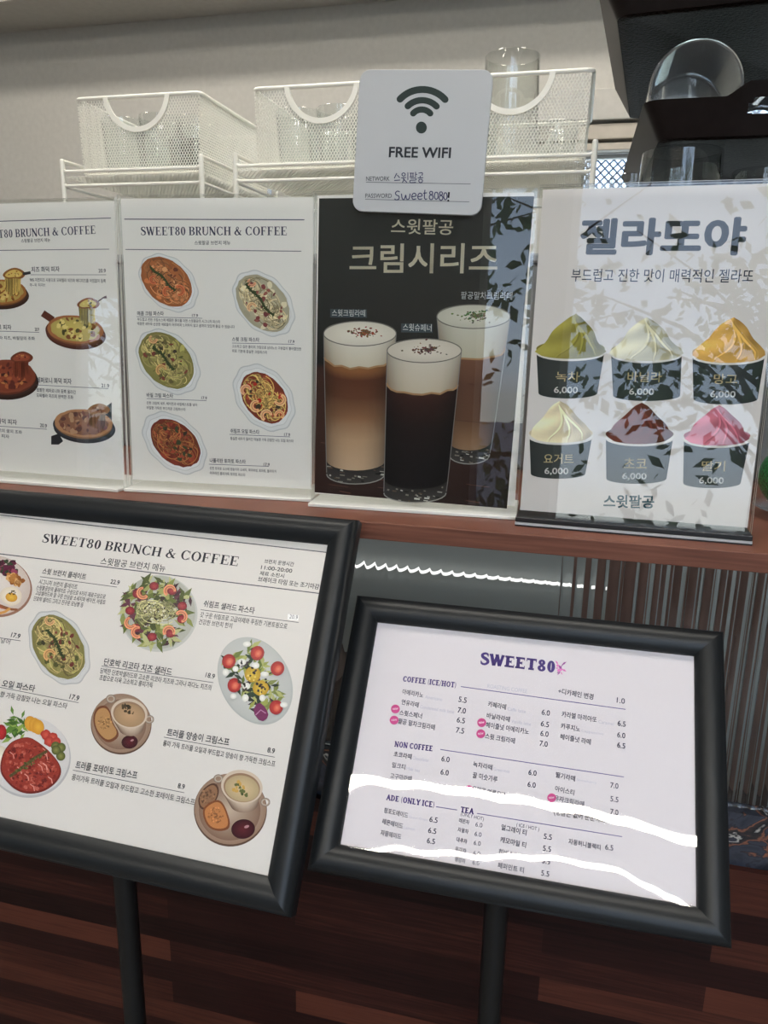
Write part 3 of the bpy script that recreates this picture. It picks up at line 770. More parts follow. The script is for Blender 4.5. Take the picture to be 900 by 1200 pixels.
picture(lambda k: pizza(k, 3, 8, 441, 34, 20, 0, (58, 38, 34), (122, 62, 44), (136, 66, 46), [(88, 40, 34), (176, 120, 70), (66, 32, 30), (160, 90, 56)], (22, 420)), 'pizza_picture', sh, t, 'dark red pepperoni pizza', xr=PX)
picture(lambda k: (k.poly([(116, 482), (131, 471.5), (131, 500), (118, 500)], (52, 58, 68)), k.poly([(60, 511), (69, 508), (74, 517), (69, 521), (60, 521)], (40, 40, 44)), pizza(k, 4, 98, 496, 34, 17, 4, (52, 52, 58), (166, 122, 88), (140, 98, 76), [(110, 66, 56), (168, 132, 104), (150, 110, 90), (90, 60, 56)], (112, 481))), 'pizza_picture', sh, t, 'brown pizza on a dark board')

# ---- pasta menu
t, sh = holder('menu_holder', 'acrylic menu holder with five oval pasta dishes, second from the left on the shelf', PASTA_D[:3], PASTA_D[3], PASTA_D[4], PASTA_D[5], hgt(PASTA_D), PAPER)
k = Ink(t, .00002, 1.5)
for l in ((145.6, 256.8, 356.7, 257.6, 1.2), (147, 292.3, 353, 294.4, .9), (160, 371, 237, 373, .6), (272, 402, 345, 403.5, .6), (172, 467, 242, 469.5, .6), (269, 509, 340, 512, .6), (245, 544, 315, 546.5, .6)): k.line(*l, (70, 72, 88))
k.text('SWEET80 BRUNCH & COFFEE', 165.4, 275.7, 336, 275.7, 10, (50, 52, 70), kind='serif')
k.text('스윗팔공 브런치 메뉴', 228, 287, 270, 287, 5, DARKTXT, .015)
for s, x0, y0, x1, y1, h, b in (('매콤 크림 파스타', 161, 369.8, 192, 370, 5.2, .025), ('17.9', 225, 371.5, 232, 371.7, 3.6, .02), ('부드럽고 진한 크림소스에 매콤한 풍미를 더한 스윗팔공의 시그니처 파스타', 161, 376, 258, 379, 3.8, .014), ('매콤한 새우와 신선한 재료들이 어우러져 느끼하지 않고 끝까지 맛있게 즐길 수 있습니다', 161, 381, 275, 385, 3.8, .014),
    ('스윗 크림 파스타', 272, 400, 304, 400.7, 5.2, .025), ('17.9', 338, 402, 345, 402.3, 3.6, .02), ('고소하고 깊은 풍미의 크림으로 남녀노소 구분없이 좋아할만한', 272, 407.5, 353, 411, 3.8, .014), ('위로 기분에 충실한 크림파스타', 272, 413, 313, 415, 3.8, .014),
    ('바질 크림 파스타', 172, 465.5, 203, 466.5, 5.2, .025), ('17.9', 236, 468, 242.5, 468.4, 3.6, .02), ('진한 크림에 새우, 베이컨과 바질페스토를 넣어', 172, 474, 231, 476.5, 3.8, .014), ('바질향 가득한 부드러운 크림파스타', 172, 479.5, 217.5, 481.8, 3.8, .014),
    ('쉬림프 오일 파스타', 270, 507.5, 304, 509, 5.4, .025), ('17.9', 333, 511, 340, 511.3, 3.6, .02), ('통실한 새우가 들어간 마늘향 가득 감칠맛 나는 오일 파스타', 270, 515.5, 344, 518.7, 3.8, .014),
    ('나폴리탄 토마토 파스타', 246, 542, 288, 543.7, 5.2, .025), ('17.9', 309, 546, 316, 546.3, 3.6, .02), ('진한 토마토 소스에 양송이와 소세지, 목이버섯, 토마토, 돌라미가', 246, 550.5, 324, 554.5, 3.8, .014), ('어우러진 풍미가득 토마토 파스타', 246, 556, 287.5, 558.5, 3.8, .014)):
    k.text(s, x0, y0, x1, y1, h, DARKTXT, b)
k.build('printed_text', sh)
OR = (214, 128, 84)
picture(lambda k: pasta_dish(k, 11, 197.5, 331.5, 40, 28, 44, (178, 108, 66), (196, 132, 88), off=(-2.5, -1.5), inner=.86, shr=((.25, .25, 5, 2, (176, 96, 62)), (.45, -.1, 5, 4, (176, 96, 62)), (-.3, .3, 4, 1, (170, 92, 62))), bits=((120, 66, 46), (96, 54, 40), (206, 150, 104)), herb=(-.62, .34)), 'pasta_picture', sh, t, 'orange cream pasta with a herb sprig')
picture(lambda k: pasta_dish(k, 12, 309, 355.5, 44, 30, 50, (192, 184, 158), (204, 188, 148), off=(-1, 0), inner=.87, shr=((-.1, .42, 4.5, 2, (206, 160, 122)), (-.62, -.2, 4, 0, (200, 140, 110))), bits=((120, 62, 62), (104, 54, 58), (140, 84, 74)), nbits=22, herb=(-.66, .42)), 'pasta_picture', sh, t, 'pale cream pasta with bacon')
picture(lambda k: pasta_dish(k, 13, 197, 424, 44, 31, 47, (150, 144, 84), (190, 174, 114), off=(-2, -1.5), inner=.86, shr=((.1, .38, 5, 2, (178, 140, 92)), (-.66, -.2, 4, 0, (190, 146, 104))), bits=((62, 54, 44), (118, 62, 52), (82, 84, 46), (98, 90, 56)), nbits=30, herb=(-.5, .3)), 'pasta_picture', sh, t, 'green basil cream pasta')
picture(lambda k: pasta_dish(k, 14, 309.5, 466, 44, 31, 52, (138, 60, 42), (216, 176, 104), off=(0, 0), inner=.76, shr=((.42, .34, 5.5, 2, (224, 160, 118)), (.05, .42, 5.5, 1, (222, 156, 112)), (.3, -.42, 5.5, 5, (224, 158, 116)), (-.45, .36, 5, 2, (214, 150, 116)), (.62, -.05, 4.5, 3, (220, 150, 108))), bits=((168, 44, 36), (98, 46, 38), (64, 54, 40)), nbits=18), 'pasta_picture', sh, t, 'oil pasta with shrimps and red sauce')
picture(lambda k: pasta_dish(k, 15, 204.5, 519, 44, 29, 43, (132, 58, 44), (168, 108, 66), off=(1, 0), inner=.77, bits=((56, 48, 40), (92, 40, 34), (150, 70, 50), (60, 66, 44)), nbits=30, nn=110), 'pasta_picture', sh, t, 'tomato pasta with mushrooms')

# ---- cream coffee poster
t, sh = holder('poster_holder', 'acrylic holder with the dark iced cream coffee poster behind the wifi plaque', CREAM_D[:3], CREAM_D[3], CREAM_D[4], CREAM_D[5], hgt(CREAM_D), PAPER)
k = Ink(t, .00002, 1.0)
TLc, TRc, BRc, BLc = (374, 232.4), (626, 230), (594, 596), (368.7, 577)
def bil(u, v):
    return ((1 - v) * ((1 - u) * TLc[0] + u * TRc[0]) + v * ((1 - u) * BLc[0] + u * BRc[0]), (1 - v) * ((1 - u) * TLc[1] + u * TRc[1]) + v * ((1 - u) * BLc[1] + u * BRc[1]))
vv = (0, .25, .5, .56, .58, .8, 1)
k.strip([bil(0, v) for v in vv], [bil(1, v) for v in vv], [(40, 44, 43), (42, 45, 44), (34, 35, 35), (24, 24, 25), (60, 36, 30), (62, 38, 32), (44, 27, 24)], [(44, 47, 46), (46, 48, 46), (44, 42, 40), (34, 28, 28), (46, 29, 28), (50, 31, 28), (34, 24, 24)])
rnd = random.Random(5)
for i in range(60):
    v = rnd.uniform(.6, .99); u = rnd.uniform(0, .8); a, b = bil(u, v), bil(min(1, u + rnd.uniform(.05, .2)), v + .004)
    if i % 8 == 0: k.up()
    k.rib([a, b], rnd.uniform(.5, 1.2), rnd.choice([(80, 52, 42), (40, 24, 22), (90, 60, 50)]), lift=False)
k.build('printed_background', sh)
def lerp3(a, b, t): return tuple(a[i] + (b[i] - a[i]) * t for i in range(3))
def coffee_glass(k, cx, ty, rx, ry, foam_b, by, brx, stops, seed, base=(62, 60, 58), cut=None, foam=(214, 206, 190), cocoa=(112, 66, 46)):
    """a tall glass as printed: rim ellipse at ty, foam down to foam_b, drink down to by, thick glass base below"""
    rnd = random.Random(seed); n = 13; bx = cx + (k_shift := 0)
    def X(y, s):   # half width at height y
        f = (y - ty) / (by + 16 - ty); return cx - (cx - cut[0]) * f + s * (rx + (brx - rx) * f) if cut else cx + s * (rx + (brx - rx) * f)
    ss = [math.sin(-PI / 2 + PI * i / (n - 1)) for i in range(n)]
    def row(y, sag): return [(X(y, s), y + sag * math.sqrt(max(0, 1 - s * s))) for s in ss]
    rows = [(foam_b, ry * .9)] + [(y, ry * .85) for y, c in stops[1:]]
    for i in range(len(stops) - 1):
        (y0, c0), (y1, c1) = stops[i], stops[i + 1]
        def sh_(c): return [lerp3(c, (c[0] * .62, c[1] * .6, c[2] * .6), abs(s) ** 3) if s < 0 else lerp3(c, (c[0] * .5, c[1] * .5, c[2] * .52), abs(s) ** 2.2) for s in ss]
        k.strip(row(y0, ry * .85), row(y1, ry * .85), sh_(c0), sh_(c1))
    # glass base
    k.strip(row(by, ry * .85), row(by + 17, ry * .8), [lerp3(base, (28, 27, 28), .6)] * n, [base] * n)
    for i in range(26):
        s0 = rnd.uniform(-.92, .92); y = by + 2 + rnd.random() * 14; x = X(y, s0); yy = y + ry * .8 * math.sqrt(1 - s0 * s0)
        if i % 4 == 0: k.up()
        w_ = rnd.uniform(.8, 3.2); k.rib([(x - w_, yy - .4), (x + w_, yy + .3)], rnd.uniform(.8, 2.0), rnd.choice([(196, 194, 186), (120, 116, 108), (20, 20, 21), (84, 70, 58), (150, 148, 142)]), lift=False)
    k.rib(row(by + 16.5, ry * .8), 1.2, (150, 148, 144))
    # foam
    fr = [(x, y + 1.3 * math.sin(x * .35 + seed)) for x, y in row(foam_b, ry * .85)]
    k.strip(row(ty, ry * .95), fr, [lerp3(foam, (150, 142, 128), abs(s) ** 3 * .9) for s in ss], [lerp3((foam[0] - 14, foam[1] - 17, foam[2] - 24), (128, 110, 92), abs(s) ** 3) for s in ss])
    k.rib(fr, 2.2, (164, 128, 92))
    k.ell(cx, ty, rx, ry, 1.5, tuple(min(255, q + 14) for q in foam), tuple(q - 8 for q in foam), n=44)
    el = [(cx + rx * math.cos(2 * PI * i / 44), ty + ry * math.sin(2 * PI * i / 44)) for i in range(45)]
    k.rib(el, 1.2, (112, 108, 102))
    for i in range(120):
        if i % 20 == 0: k.up()
        a = rnd.uniform(0, 2 * PI); r = abs(rnd.gauss(0, .42)); s_ = rnd.uniform(.5, 1.5)
        k.ell(cx + 4 + rx * .62 * r * math.cos(a), ty - 1 + ry * .55 * r * math.sin(a), s_ * 1.3, s_ * .8, rnd.uniform(-30, 30), tuple(int(q * rnd.uniform(.7, 1.2)) for q in cocoa), n=6, lift=False)
    for s in (-1, 1): k.rib([(X(ty, s), ty), (X(by, s), by + 4), (X(by + 15, s), by + 15)], .9, (120, 118, 116))
picture(lambda k: coffee_glass(k, 555, 371, 43, 14, 409, 516, 24, [(400, (120, 82, 62)), (440, (92, 62, 48)), (480, (96, 66, 48)), (505, (136, 104, 78)), (517, (146, 116, 88))], 23, cut=(550, 0), foam=(198, 196, 182), cocoa=(96, 104, 70)), 'coffee_picture', sh, t, 'coffee glass at the back right', 1.0)
picture(lambda k: coffee_glass(k, 422, 391, 42.5, 14.5, 419, 539, 34, [(410, (150, 104, 62)), (424, (140, 92, 54)), (434, (92, 52, 36)), (455, (100, 62, 42)), (478, (140, 102, 74)), (505, (184, 152, 120)), (540, (196, 168, 138))], 21, cut=(417, 0), foam=(218, 212, 198), cocoa=(132, 80, 56)), 'coffee_picture', sh, t, 'layered milk coffee glass at the left', 1.0, .00055)
picture(lambda k: coffee_glass(k, 497.5, 411, 43.5, 14, 450, 561, 36.5, [(440, (72, 38, 30)), (462, (48, 26, 24)), (490, (30, 20, 21)), (530, (22, 18, 21)), (562, (20, 17, 20))], 22, cut=(486.5, 0), foam=(210, 202, 188), cocoa=(104, 72, 62)), 'coffee_picture', sh, t, 'black coffee glass with thick foam in front', 1.0, .00115)
k = Ink(t, .00004, 1.1)
k.text('스윗팔공', 458, 274, 530.5, 275.5, 18, (222, 216, 196), .012)
k.build('printed_caption', sh); k = Ink(t, .00004, 1.1)
k.text('크림시리즈', 409.5, 320, 582.5, 320.5, 35, (226, 219, 198), .018)
k.build('printed_title', sh); k = Ink(t, .00004, 1.1)
for x0, y0, x1, y1 in ((387, 362, 430, 372),): k.poly([(x0, y0), (x1, y0 + .6), (x1, y1 + .4), (x0, y1)], (66, 76, 82))
k.text('스윗크림라떼', 389, 370.5, 428, 371, 8, (224, 226, 224), .005)
k.build('printed_caption', sh); k = Ink(t, .00004, 1.1)
k.poly([(470, 379), (507, 379.6), (507, 389.9), (470, 389.5)], (66, 76, 82))
k.text('스윗슈페너', 472, 387.5, 505.5, 388.5, 8.5, (224, 226, 224), .005)
k.build('printed_caption', sh); k = Ink(t, .00004, 1.1)
k.text('팥공말차크림라떼', 540, 350.5, 600, 351.5, 9, (222, 226, 228), .005)
k.build('printed_caption', sh)

# ---- gelato poster
GEL = (-0.0429, 0.7578, 0.1262, -1.3, 6.0, 0.2104)
t, sh = holder('poster_holder', 'acrylic holder on a black foot with the six-cup gelato poster, rightmost on the shelf', GEL[:3], GEL[3], GEL[4], GEL[5], .3076, GREY_PAPER, black=True)
k = Ink(t, .00002, 1.35)
k.text('젤라또야', 678, 299, 872, 299.5, 44, (66, 68, 74), .04)
k.build('printed_title', sh); k = Ink(t, .00002, 1.35)
k.text('부드럽고 진한 맛이 매력적인 젤라또', 669, 330, 882, 331.5, 15.5, (50, 52, 72), .006)
k.build('printed_caption', sh); k = Ink(t, .00002, 1.35)
k.text('스윗팔공', 707, 595, 766.5, 596, 15.5, (42, 78, 92), .03)
k.build('printed_text', sh)
def gelato(k, xl, xr, yr, bl, br, yb, peak, c, name, nx, ny, nh, px_, py_, seed, dark=None):
    """cup as printed: rim from xl to xr at yr, foot from bl to br at yb, swirl up to peak"""
    rnd = random.Random(seed); cx = (xl + xr) / 2; rx = (xr - xl) / 2; ry = rx * .24
    hi = tuple(min(255, q * 1.14 + 6) for q in c); lo = dark or tuple(q * .72 for q in c); n = 15
    ss = [math.sin(-PI / 2 + PI * i / (n - 1)) for i in range(n)]
    body = (52, 58, 58)
    def arc(x0, x1, y, sag): return [((x0 + x1) / 2 + s * (x1 - x0) / 2, y + sag * math.sqrt(max(0, 1 - s * s))) for s in ss]
    sh_ = [lerp3(body, (34, 38, 38), abs(s) ** 2 * .8) if s > 0 else lerp3(body, (40, 45, 45), abs(s) ** 2) for s in ss]
    k.strip(arc(xl + 2, xr - 2, yr + 3, ry), arc(bl, br, yb - ry * .62, ry * .62), sh_)
    k.ell(cx, yr, rx, ry, 0, (206, 202, 196), n=44)
    k.strip(arc(xl, xr, yr, ry), arc(xl + .8, xr - .8, yr + 4.2, ry), [(216, 212, 208)] * n, [(198, 194, 190)] * n)
    k.ell(cx, yr - .5, rx * .96, ry * .93, 0, lerp3(c, lo, .5), n=44)
    # swirl: silhouette built of stacked rows
    rows = 12; L_, R_ = [], []
    for i in range(rows + 1):
        f = i / rows; g = 1 - (1 - f) ** 1.0; wv = rx * .95 * (f ** .72) * (1 - .06 * math.sin(f * 3 * PI + seed))
        y = peak[1] + (yr + 1 - peak[1]) * f; c0 = peak[0] + (cx - peak[0]) * f ** .8
        L_.append((c0 - wv - .3, y + ry * .2 * f)); R_.append((c0 + wv + .3, y + ry * .2 * f))
    m = 11; grid = []
    for i in range(rows + 1):
        grid.append([(L_[i][0] + (R_[i][0] - L_[i][0]) * j / (m - 1), L_[i][1] + (R_[i][1] - L_[i][1]) * j / (m - 1) + (ry * .86 * math.sqrt(max(0, 1 - (2 * j / (m - 1) - 1) ** 2)) * (i / rows) ** 1.5)) for j in range(m)])
    for i in range(rows):
        def cc(i): return [lerp3(hi, lo, min(1, max(0, .15 + .75 * (j / (m - 1)) ** 1.3 + .2 * math.sin(i * .9 + j * .5 + seed)))) for j in range(m)]
        k.strip(grid[i], grid[i + 1], cc(i), cc(i + 1))
    # ridges running down from the tip
    for q, f0 in enumerate((.30, .62, .88)):
        pts = []
        for i in range(1, rows + 1):
            f = i / rows; j = .5 + (f0 - .5) * min(1, f * 1.15) + .26 * math.sin(PI * min(1, f * 1.05)) * (1 if seed % 2 else .8) * (1 - .5 * q / 2)
            j = min(.97, max(.03, j)); a = j * (m - 1); b = int(min(m - 2, a)); u = a - b
            pts.append((grid[i][b][0] * (1 - u) + grid[i][b + 1][0] * u, grid[i][b][1] * (1 - u) + grid[i][b + 1][1] * u))
        wd = [.4 + rx * .07 * math.sin(PI * i / (rows - 1)) for i in range(rows)]
        k.rib(pts, wd, lerp3(c, lo, .8), c2=lerp3(c, lo, .2)); k.rib([(x - rx * .06, y + .3) for x, y in pts], [w_ * .8 for w_ in wd], lerp3(c, hi, .7))
    k.text(name, nx[0], ny, nx[1], ny + .4, nh, (206, 190, 146), .012)
    k.text('6,000', px_[0], py_, px_[1], py_ + .4, 8.5, (222, 222, 220), .02)
for args, lab in (((626.7, 710.5, 409, 631, 700, 467, (675, 368), (140, 132, 58), '녹차', (651, 679), 447, 11.5, (649, 677), 461.5, 1), 'green tea gelato cup, top left'),
    ((714, 801, 411, 718.5, 797, 470, (758, 372), (196, 190, 160), '바닐라', (735, 775), 447.5, 12, (737, 766), 463.5, 2), 'vanilla gelato cup, top middle'),
    ((809.5, 898.5, 413, 812.5, 888, 474, (860, 372), (212, 164, 84), '망고', (836, 863.5), 450, 12, (832, 861.5), 466.5, 3), 'mango gelato cup, top right'),
    ((618.5, 696, 508, 622, 686, 561, (656, 470), (226, 208, 174), '요거트', (637, 672), 543.5, 12, (638, 666), 556.5, 4), 'pale yogurt gelato cup, bottom left'),
    ((708, 791, 509, 710.5, 781, 567, (752, 472), (98, 46, 38), '초코', (731, 757.5), 548.5, 12, (729, 757.5), 562.5, 5), 'brown chocolate gelato cup, bottom middle'),
    ((799.5, 881, 511, 800.5, 868, 572, (843, 475), (186, 104, 122), '딸기', (822, 849.5), 552, 12, (819, 848), 567.5, 6), 'pink strawberry gelato cup, bottom right')):
    picture(lambda k: gelato(k, *args), 'gelato_picture', sh, t, lab, 1.15)

# ================= framed menu stands =================
def interp(tab, x):
    if x <= tab[0][0]: return tab[0][1]
    for (a, b), (c, d) in zip(tab, tab[1:]):
        if x <= c: 
            q = (x - a) / (c - a); q = q * q * (3 - 2 * q); return b + (d - b) * q
    return tab[-1][1]
def framed_stand(name, label, tl, yaw, lean, W, H, border, paper, film, pole_dx, wave=None):
    t = sheet_root(name, label, 'menu stand', tl, yaw, lean, W, H, 'framed floor menu stands')
    B = border; Wo, Ho = W + 2 * B, H + 2 * B; cy = H / 2
    prof = [(0, -.010), (0, .002), (.0012, .0055), (.004, .0088), (.008, .0105), (.0125, .0108), (.017, .0095), (.0215, .0066), (B - .001, .0036), (B, .0022), (B, -.003)]
    for side in range(4):
        mb = MB(); vs = []; fs = []
        for sgn in (-1, 1):
            for a, h in prof:
                if side in (0, 2):
                    y = cy + (Ho / 2 - a) * (1 if side == 0 else -1); vs.append((sgn * (Wo / 2 - a), y, h))
                else:
                    x = (Wo / 2 - a) * (1 if side == 1 else -1); vs.append((x, cy + sgn * (Ho / 2 - a), h))
        n = len(prof)
        for i in range(n): fs.append((i, (i + 1) % n, n + (i + 1) % n, n + i))
        fs += [tuple(range(n)), tuple(range(n, 2 * n))[::-1]]
        mb.add(vs, fs); o = mb.build('frame_rail', FRAME, t, smooth=True, angle=50)
        bm = bmesh.new(); bm.from_mesh(o.data); bmesh.ops.recalc_face_normals(bm, faces=bm.faces); bm.to_mesh(o.data); bm.free()
    mb = MB(); mb.box((-Wo / 2 + .001, -B + .001, -.0125), (Wo / 2 - .001, H + B - .001, -.0101)); mb.build('back_panel', FRAME, t)
    mb = MB(); mb.box((-W / 2 - .008, -.008, -.0012), (W / 2 + .008, H + .008, 0)); sh = mb.build('printed_sheet', paper, t)
    mb = MB(); nx, ny = (90, 64) if wave else (2, 2); vs = []; fs = []
    for j in range(ny + 1):
        for i in range(nx + 1):
            x = -W / 2 - .002 + (W + .004) * i / nx; y = -.002 + (H + .004) * j / ny
            vs.append((x, y, .0018 + (wave(x, y) if wave else 0)))
    for j in range(ny):
        for i in range(nx): a = j * (nx + 1) + i; fs.append((a, a + 1, a + nx + 2, a + nx + 1))
    m0 = len(vs)
    for (x, y) in ((-W / 2 - .002, -.002), (W / 2 + .002, -.002), (W / 2 + .002, H + .002), (-W / 2 - .002, H + .002)): vs.append((x, y, .0006))
    fs.append((m0 + 3, m0 + 2, m0 + 1, m0))
    mb.add(vs, fs); mb.build('cover_film', film, t, smooth=True, angle=60)
    # pole and round base, given in the world and taken into the stand's frame
    inv = t.matrix_world.inverted()
    pc = t.matrix_world @ Vector((pole_dx, H * .42, -.030))
    mb = MB(); r = .0115
    for i in range(1):
        a = [inv @ Vector((pc.x, pc.y, z)) for z in (.012, pc.z + .02)]
        mb.tube(a, r, 28)
    mb.build('pole', POLE, t, smooth=True, angle=50)
    mb = MB(); top = Vector((pole_dx, H * .42, -.030)); 
    mb.box((pole_dx - .02, H * .42 - .05, -.034), (pole_dx + .02, H * .42 + .05, -.0126)); mb.build('frame_bracket', POLE, t, bevel=.002)
    mb = MB(); R4 = inv.to_3x3().to_4x4(); c = inv @ Vector((pc.x, pc.y, 0))
    mb.lathe([(0, 0), (.14, 0), (.14, .006), (.13, .011), (.02, .0125), (0, .0125)], 48, c, R4); mb.build('round_base', POLE, t, smooth=True)
    return t, sh

# ---- drinks menu stand
CF_TL = (-0.1657, 0.6624, -0.2797)
up_tab = [(-.145, .0028), (-.12, .0020), (-.06, -.0006), (0, -.0010), (.06, -.0002), (.085, .0016), (.11, .0046), (.145, .0078)]
lo_tab = [(-.145, .018), (-.135, .0135), (-.09, .006), (-.02, .0015), (.01, -.004), (.05, -.0065), (.085, -.005), (.108, .0005), (.124, .006), (.145, .013)]
YM, _cols = .042, {}
def film_wave(x, y):
    """loose plastic film: its slope along the sheet differs between the lower and the upper half and from side to side"""
    key = round(x, 5)
    if key not in _cols:
        N = 160; y0, y1 = -.01, .21; sl = []
        for i in range(N + 1):
            q = y0 + (y1 - y0) * i / N; ym = YM - .08 * max(0, x - .02)
            a = interp(up_tab, x + .008 * math.sin(q * 60)); b = interp(lo_tab, x)
            t_ = max(0, min(1, (q - ym + .014) / .028)); t_ = t_ * t_ * (3 - 2 * t_)
            e = max(0, min(1, (q - .088) / .05)); e = 1 - e * e * (3 - 2 * e)
            sl.append(-(b + (a - b) * t_) * e)
        z = [0.0]
        for i in range(N): z.append(z[-1] + (sl[i] + sl[i + 1]) / 2 * (y1 - y0) / N)
        m_ = z[int((YM - y0) / (y1 - y0) * N)]; _cols[key] = [v - m_ for v in z]
    z = _cols[key]; f = (y + .01) / .22 * 160; i = max(0, min(159, int(f))); f -= i
    return .0012 + z[i] * (1 - f) + z[i + 1] * f + .00001 * math.sin(x * 140 + y * 90)
t, sh = framed_stand('menu_stand', 'smaller black framed drinks menu stand with purple lettering, right of the food menu stand', CF_TL, .714, 38.774, .2878, .1988, .0245, COFFEE_PAPER, FILM, -.012, film_wave)
PUR = (66, 52, 112); GR = (78, 78, 96); FA = (176, 176, 190)
k = Ink(t, .00002, 1.35)
k.text('SWEET80', 562.5, 778, 650, 788.5, 13.5, PUR, kind='slab')
# sprig emblem beside the heading
for (x, y, l, a, c) in ((656.5, 782, 4.6, .9, (150, 82, 150)), (661, 777.5, 3.6, -.6, (150, 82, 150)), (652.5, 776.5, 3.2, 1.0, (196, 106, 172)), (661, 785.5, 3.4, .5, (196, 106, 172)), (655, 788.5, 3.2, 2.2, (150, 82, 150)), (652.8, 783, 2.2, 0, (196, 106, 172)), (658, 789, 2.2, 1, (196, 106, 172))): leaf(k, x, y, l, a, c)
k.rib([(653, 789), (657, 782), (662, 776)], .8, (120, 70, 130))
for (x, y) in ((653.5, 780), (657, 785), (654.5, 785.5)): k.ell(x, y, 1.6, 1.6, 0, (206, 120, 182), n=10)
for l in ((540, 804.6, 733, 831.3), (516, 878.3, 731, 910.5), (511, 945.4, 535.5, 949.2), (559, 953.2, 729, 980.5)): k.line(*l, .9, (96, 86, 140))
for s, x0, y0, x1, y1, h in (('COFFEE (ICE/HOT)', 472, 798.5, 534, 806, 6.4), ('NON COFFEE', 462, 875, 506.5, 880.5, 6.6), ('ADE (ONLY ICE)', 452.5, 937.5, 508.5, 946.5, 6.8), ('TEA', 539.5, 951.8, 555, 954.5, 6.8)): k.text(s, x0, y0, x1, y1, h, PUR, kind='slab')
k.text('ROASTING COFFEE', 571, 806, 617.5, 812.5, 4.6, FA)
rows = (('아메리카노', 471, 813.5, 495.5, 818, 6.4), ('연유라떼', 470, 825.5, 490, 829.5, 6.4), ('스윗스페너', 467.5, 838, 494, 842.5, 6.6), ('팥공 말차크림라떼', 466, 848, 509, 856, 6.8),
    ('카페라떼', 571.5, 828, 592.5, 832, 6.6), ('바닐라라떼', 570, 841.5, 597, 846.5, 6.6), ('헤이즐넛 아메리카노', 569, 852.5, 619.5, 861, 6.8), ('스윗 크림라떼', 568, 865.5, 603, 871.8, 6.8),
    ('+디카페인 변경', 654, 813, 695, 820.3, 7), ('카라멜 마끼아또', 658, 840, 699, 847, 6.8), ('카푸치노', 657, 853.8, 679.5, 858, 6.8), ('헤이즐넛 라떼', 656, 866.3, 692, 873, 6.8),
    ('초코라떼', 461, 886.5, 482, 890, 6.4), ('밀크티', 459, 899.3, 474.5, 902.3, 6.4), ('고구마라떼', 457, 912, 482, 916, 6.4), ('녹차라떼', 554, 898.5, 576.5, 902.8, 6.6), ('꿀 미숫가루', 553.5, 911.5, 582.5, 917, 7), ('오미로 여름유자', 553, 927, 592, 935.5, 6.8), ('딸기라떼', 651, 911, 673.5, 916, 6.8), ('아이스티', 650, 927, 672.5, 932.5, 6.8), ('유자크림라떼', 649, 938, 684, 946, 6.8),
    ('청포도에이드', 449.5, 952.5, 477.5, 959, 6.6), ('레몬에이드', 447.5, 965.5, 471.5, 971.5, 6.6), ('자몽에이드', 445.5, 978.7, 469.5, 984, 6.6),
    ('레몬차', 537.5, 963.8, 549.5, 966.5, 5.4), ('자몽차', 536, 974.5, 548.5, 977.5, 5.4), ('대추차', 534.5, 986, 547, 989, 5.4), ('유자차', 533, 997, 546, 1000, 5.4), ('생강차', 532.5, 1009, 545, 1012, 5.4),
    ('얼그레이 티', 587, 972.5, 616.5, 979.5, 7), ('캐모마일 티', 586, 987, 616, 994, 7), ('히비스커스 티', 584, 1001, 620.5, 1009.5, 7), ('페퍼민트 티', 583, 1017, 613.5, 1023.5, 7), ('자몽허니블랙티', 666, 989, 703.5, 996.5, 6.6))
for r_ in rows: k.text(*r_, c=(70, 70, 90), bold=.02)
for s, x0, y0, x1, y1 in (('(ONLY HOT)', 539.5, 957, 566.5, 963), ('( ICE / HOT )', 605, 969.5, 631.5, 975)): k.text(s, x0, y0, x1, y1, 5.4, GR)
for s, x, y in (('5.5', 537, 822.5), ('7.0', 536, 835), ('6.5', 535, 846.5), ('7.5', 534, 858.5), ('6.0', 634.5, 837.5), ('6.5', 633.5, 851), ('6.0', 633, 862.3), ('7.0', 632, 874), ('1.0', 722.5, 823.5), ('6.5', 723.5, 850.5), ('6.0', 723, 864), ('6.5', 723, 876),
    ('6.0', 517, 892), ('6.0', 516, 907.5), ('6.0', 619, 908), ('6.0', 618, 922), ('7.0', 715, 923), ('5.5', 715, 939), ('7.0', 715, 954), ('6.5', 503, 963), ('6.5', 501.5, 976), ('6.5', 500, 988), ('5.5', 637, 983), ('5.5', 636, 997), ('5.5', 635, 1011.5), ('5.5', 634, 1026), ('6.5', 709, 995.5)): k.text(s, x, y, x + 9.5, y + 1.6, 6.4, (66, 66, 88), bold=.012)
for s, x, y in (('6.0', 557, 968.5), ('6.0', 556, 979.5), ('6.0', 555, 990), ('6.0', 554.5, 1002), ('6.0', 553.5, 1013)): k.text(s, x, y, x + 8, y + 1.4, 5.2, GR)
for s, x0, y0, x1 in (('Americano', 498, 818.5, 518), ('Condensed milk latte', 492, 830, 532), ('Caffe latte', 594.5, 832.5, 616), ('Vanilla latte', 599, 847, 622), ('Caramel', 701, 847.5, 719), ('Cappuccino', 681, 858.5, 707), ('Chocolatte', 483.5, 890, 502), ('Milk tea', 476, 902.5, 492), ('Greentea', 578, 903, 597), ('Strawberry', 675.5, 916, 699), ('Green Grape', 479, 959.5, 501), ('Lemon', 473, 971.5, 486)): k.text(s, x0, y0, x1, y0 + (x1 - x0) * .16, 3.8, FA)
for (x, y) in ((463.5, 831), (462, 844), (564.5, 847), (563.5, 860), (549.5, 925.5), (646.5, 935)):
    k.ell(x, y, 5.2, 5.2, 0, (182, 74, 128), n=24); k.text('NEW', x - 3.2, y + 1.2, x + 3.2, y + .8, 2.2, (232, 206, 222), .03)
k.text('(청귤은 없어 순순하고 자연스럽습니다)', 649, 956, 757, 974, 9, (24, 24, 30), .01)
k.build('printed_text', sh)

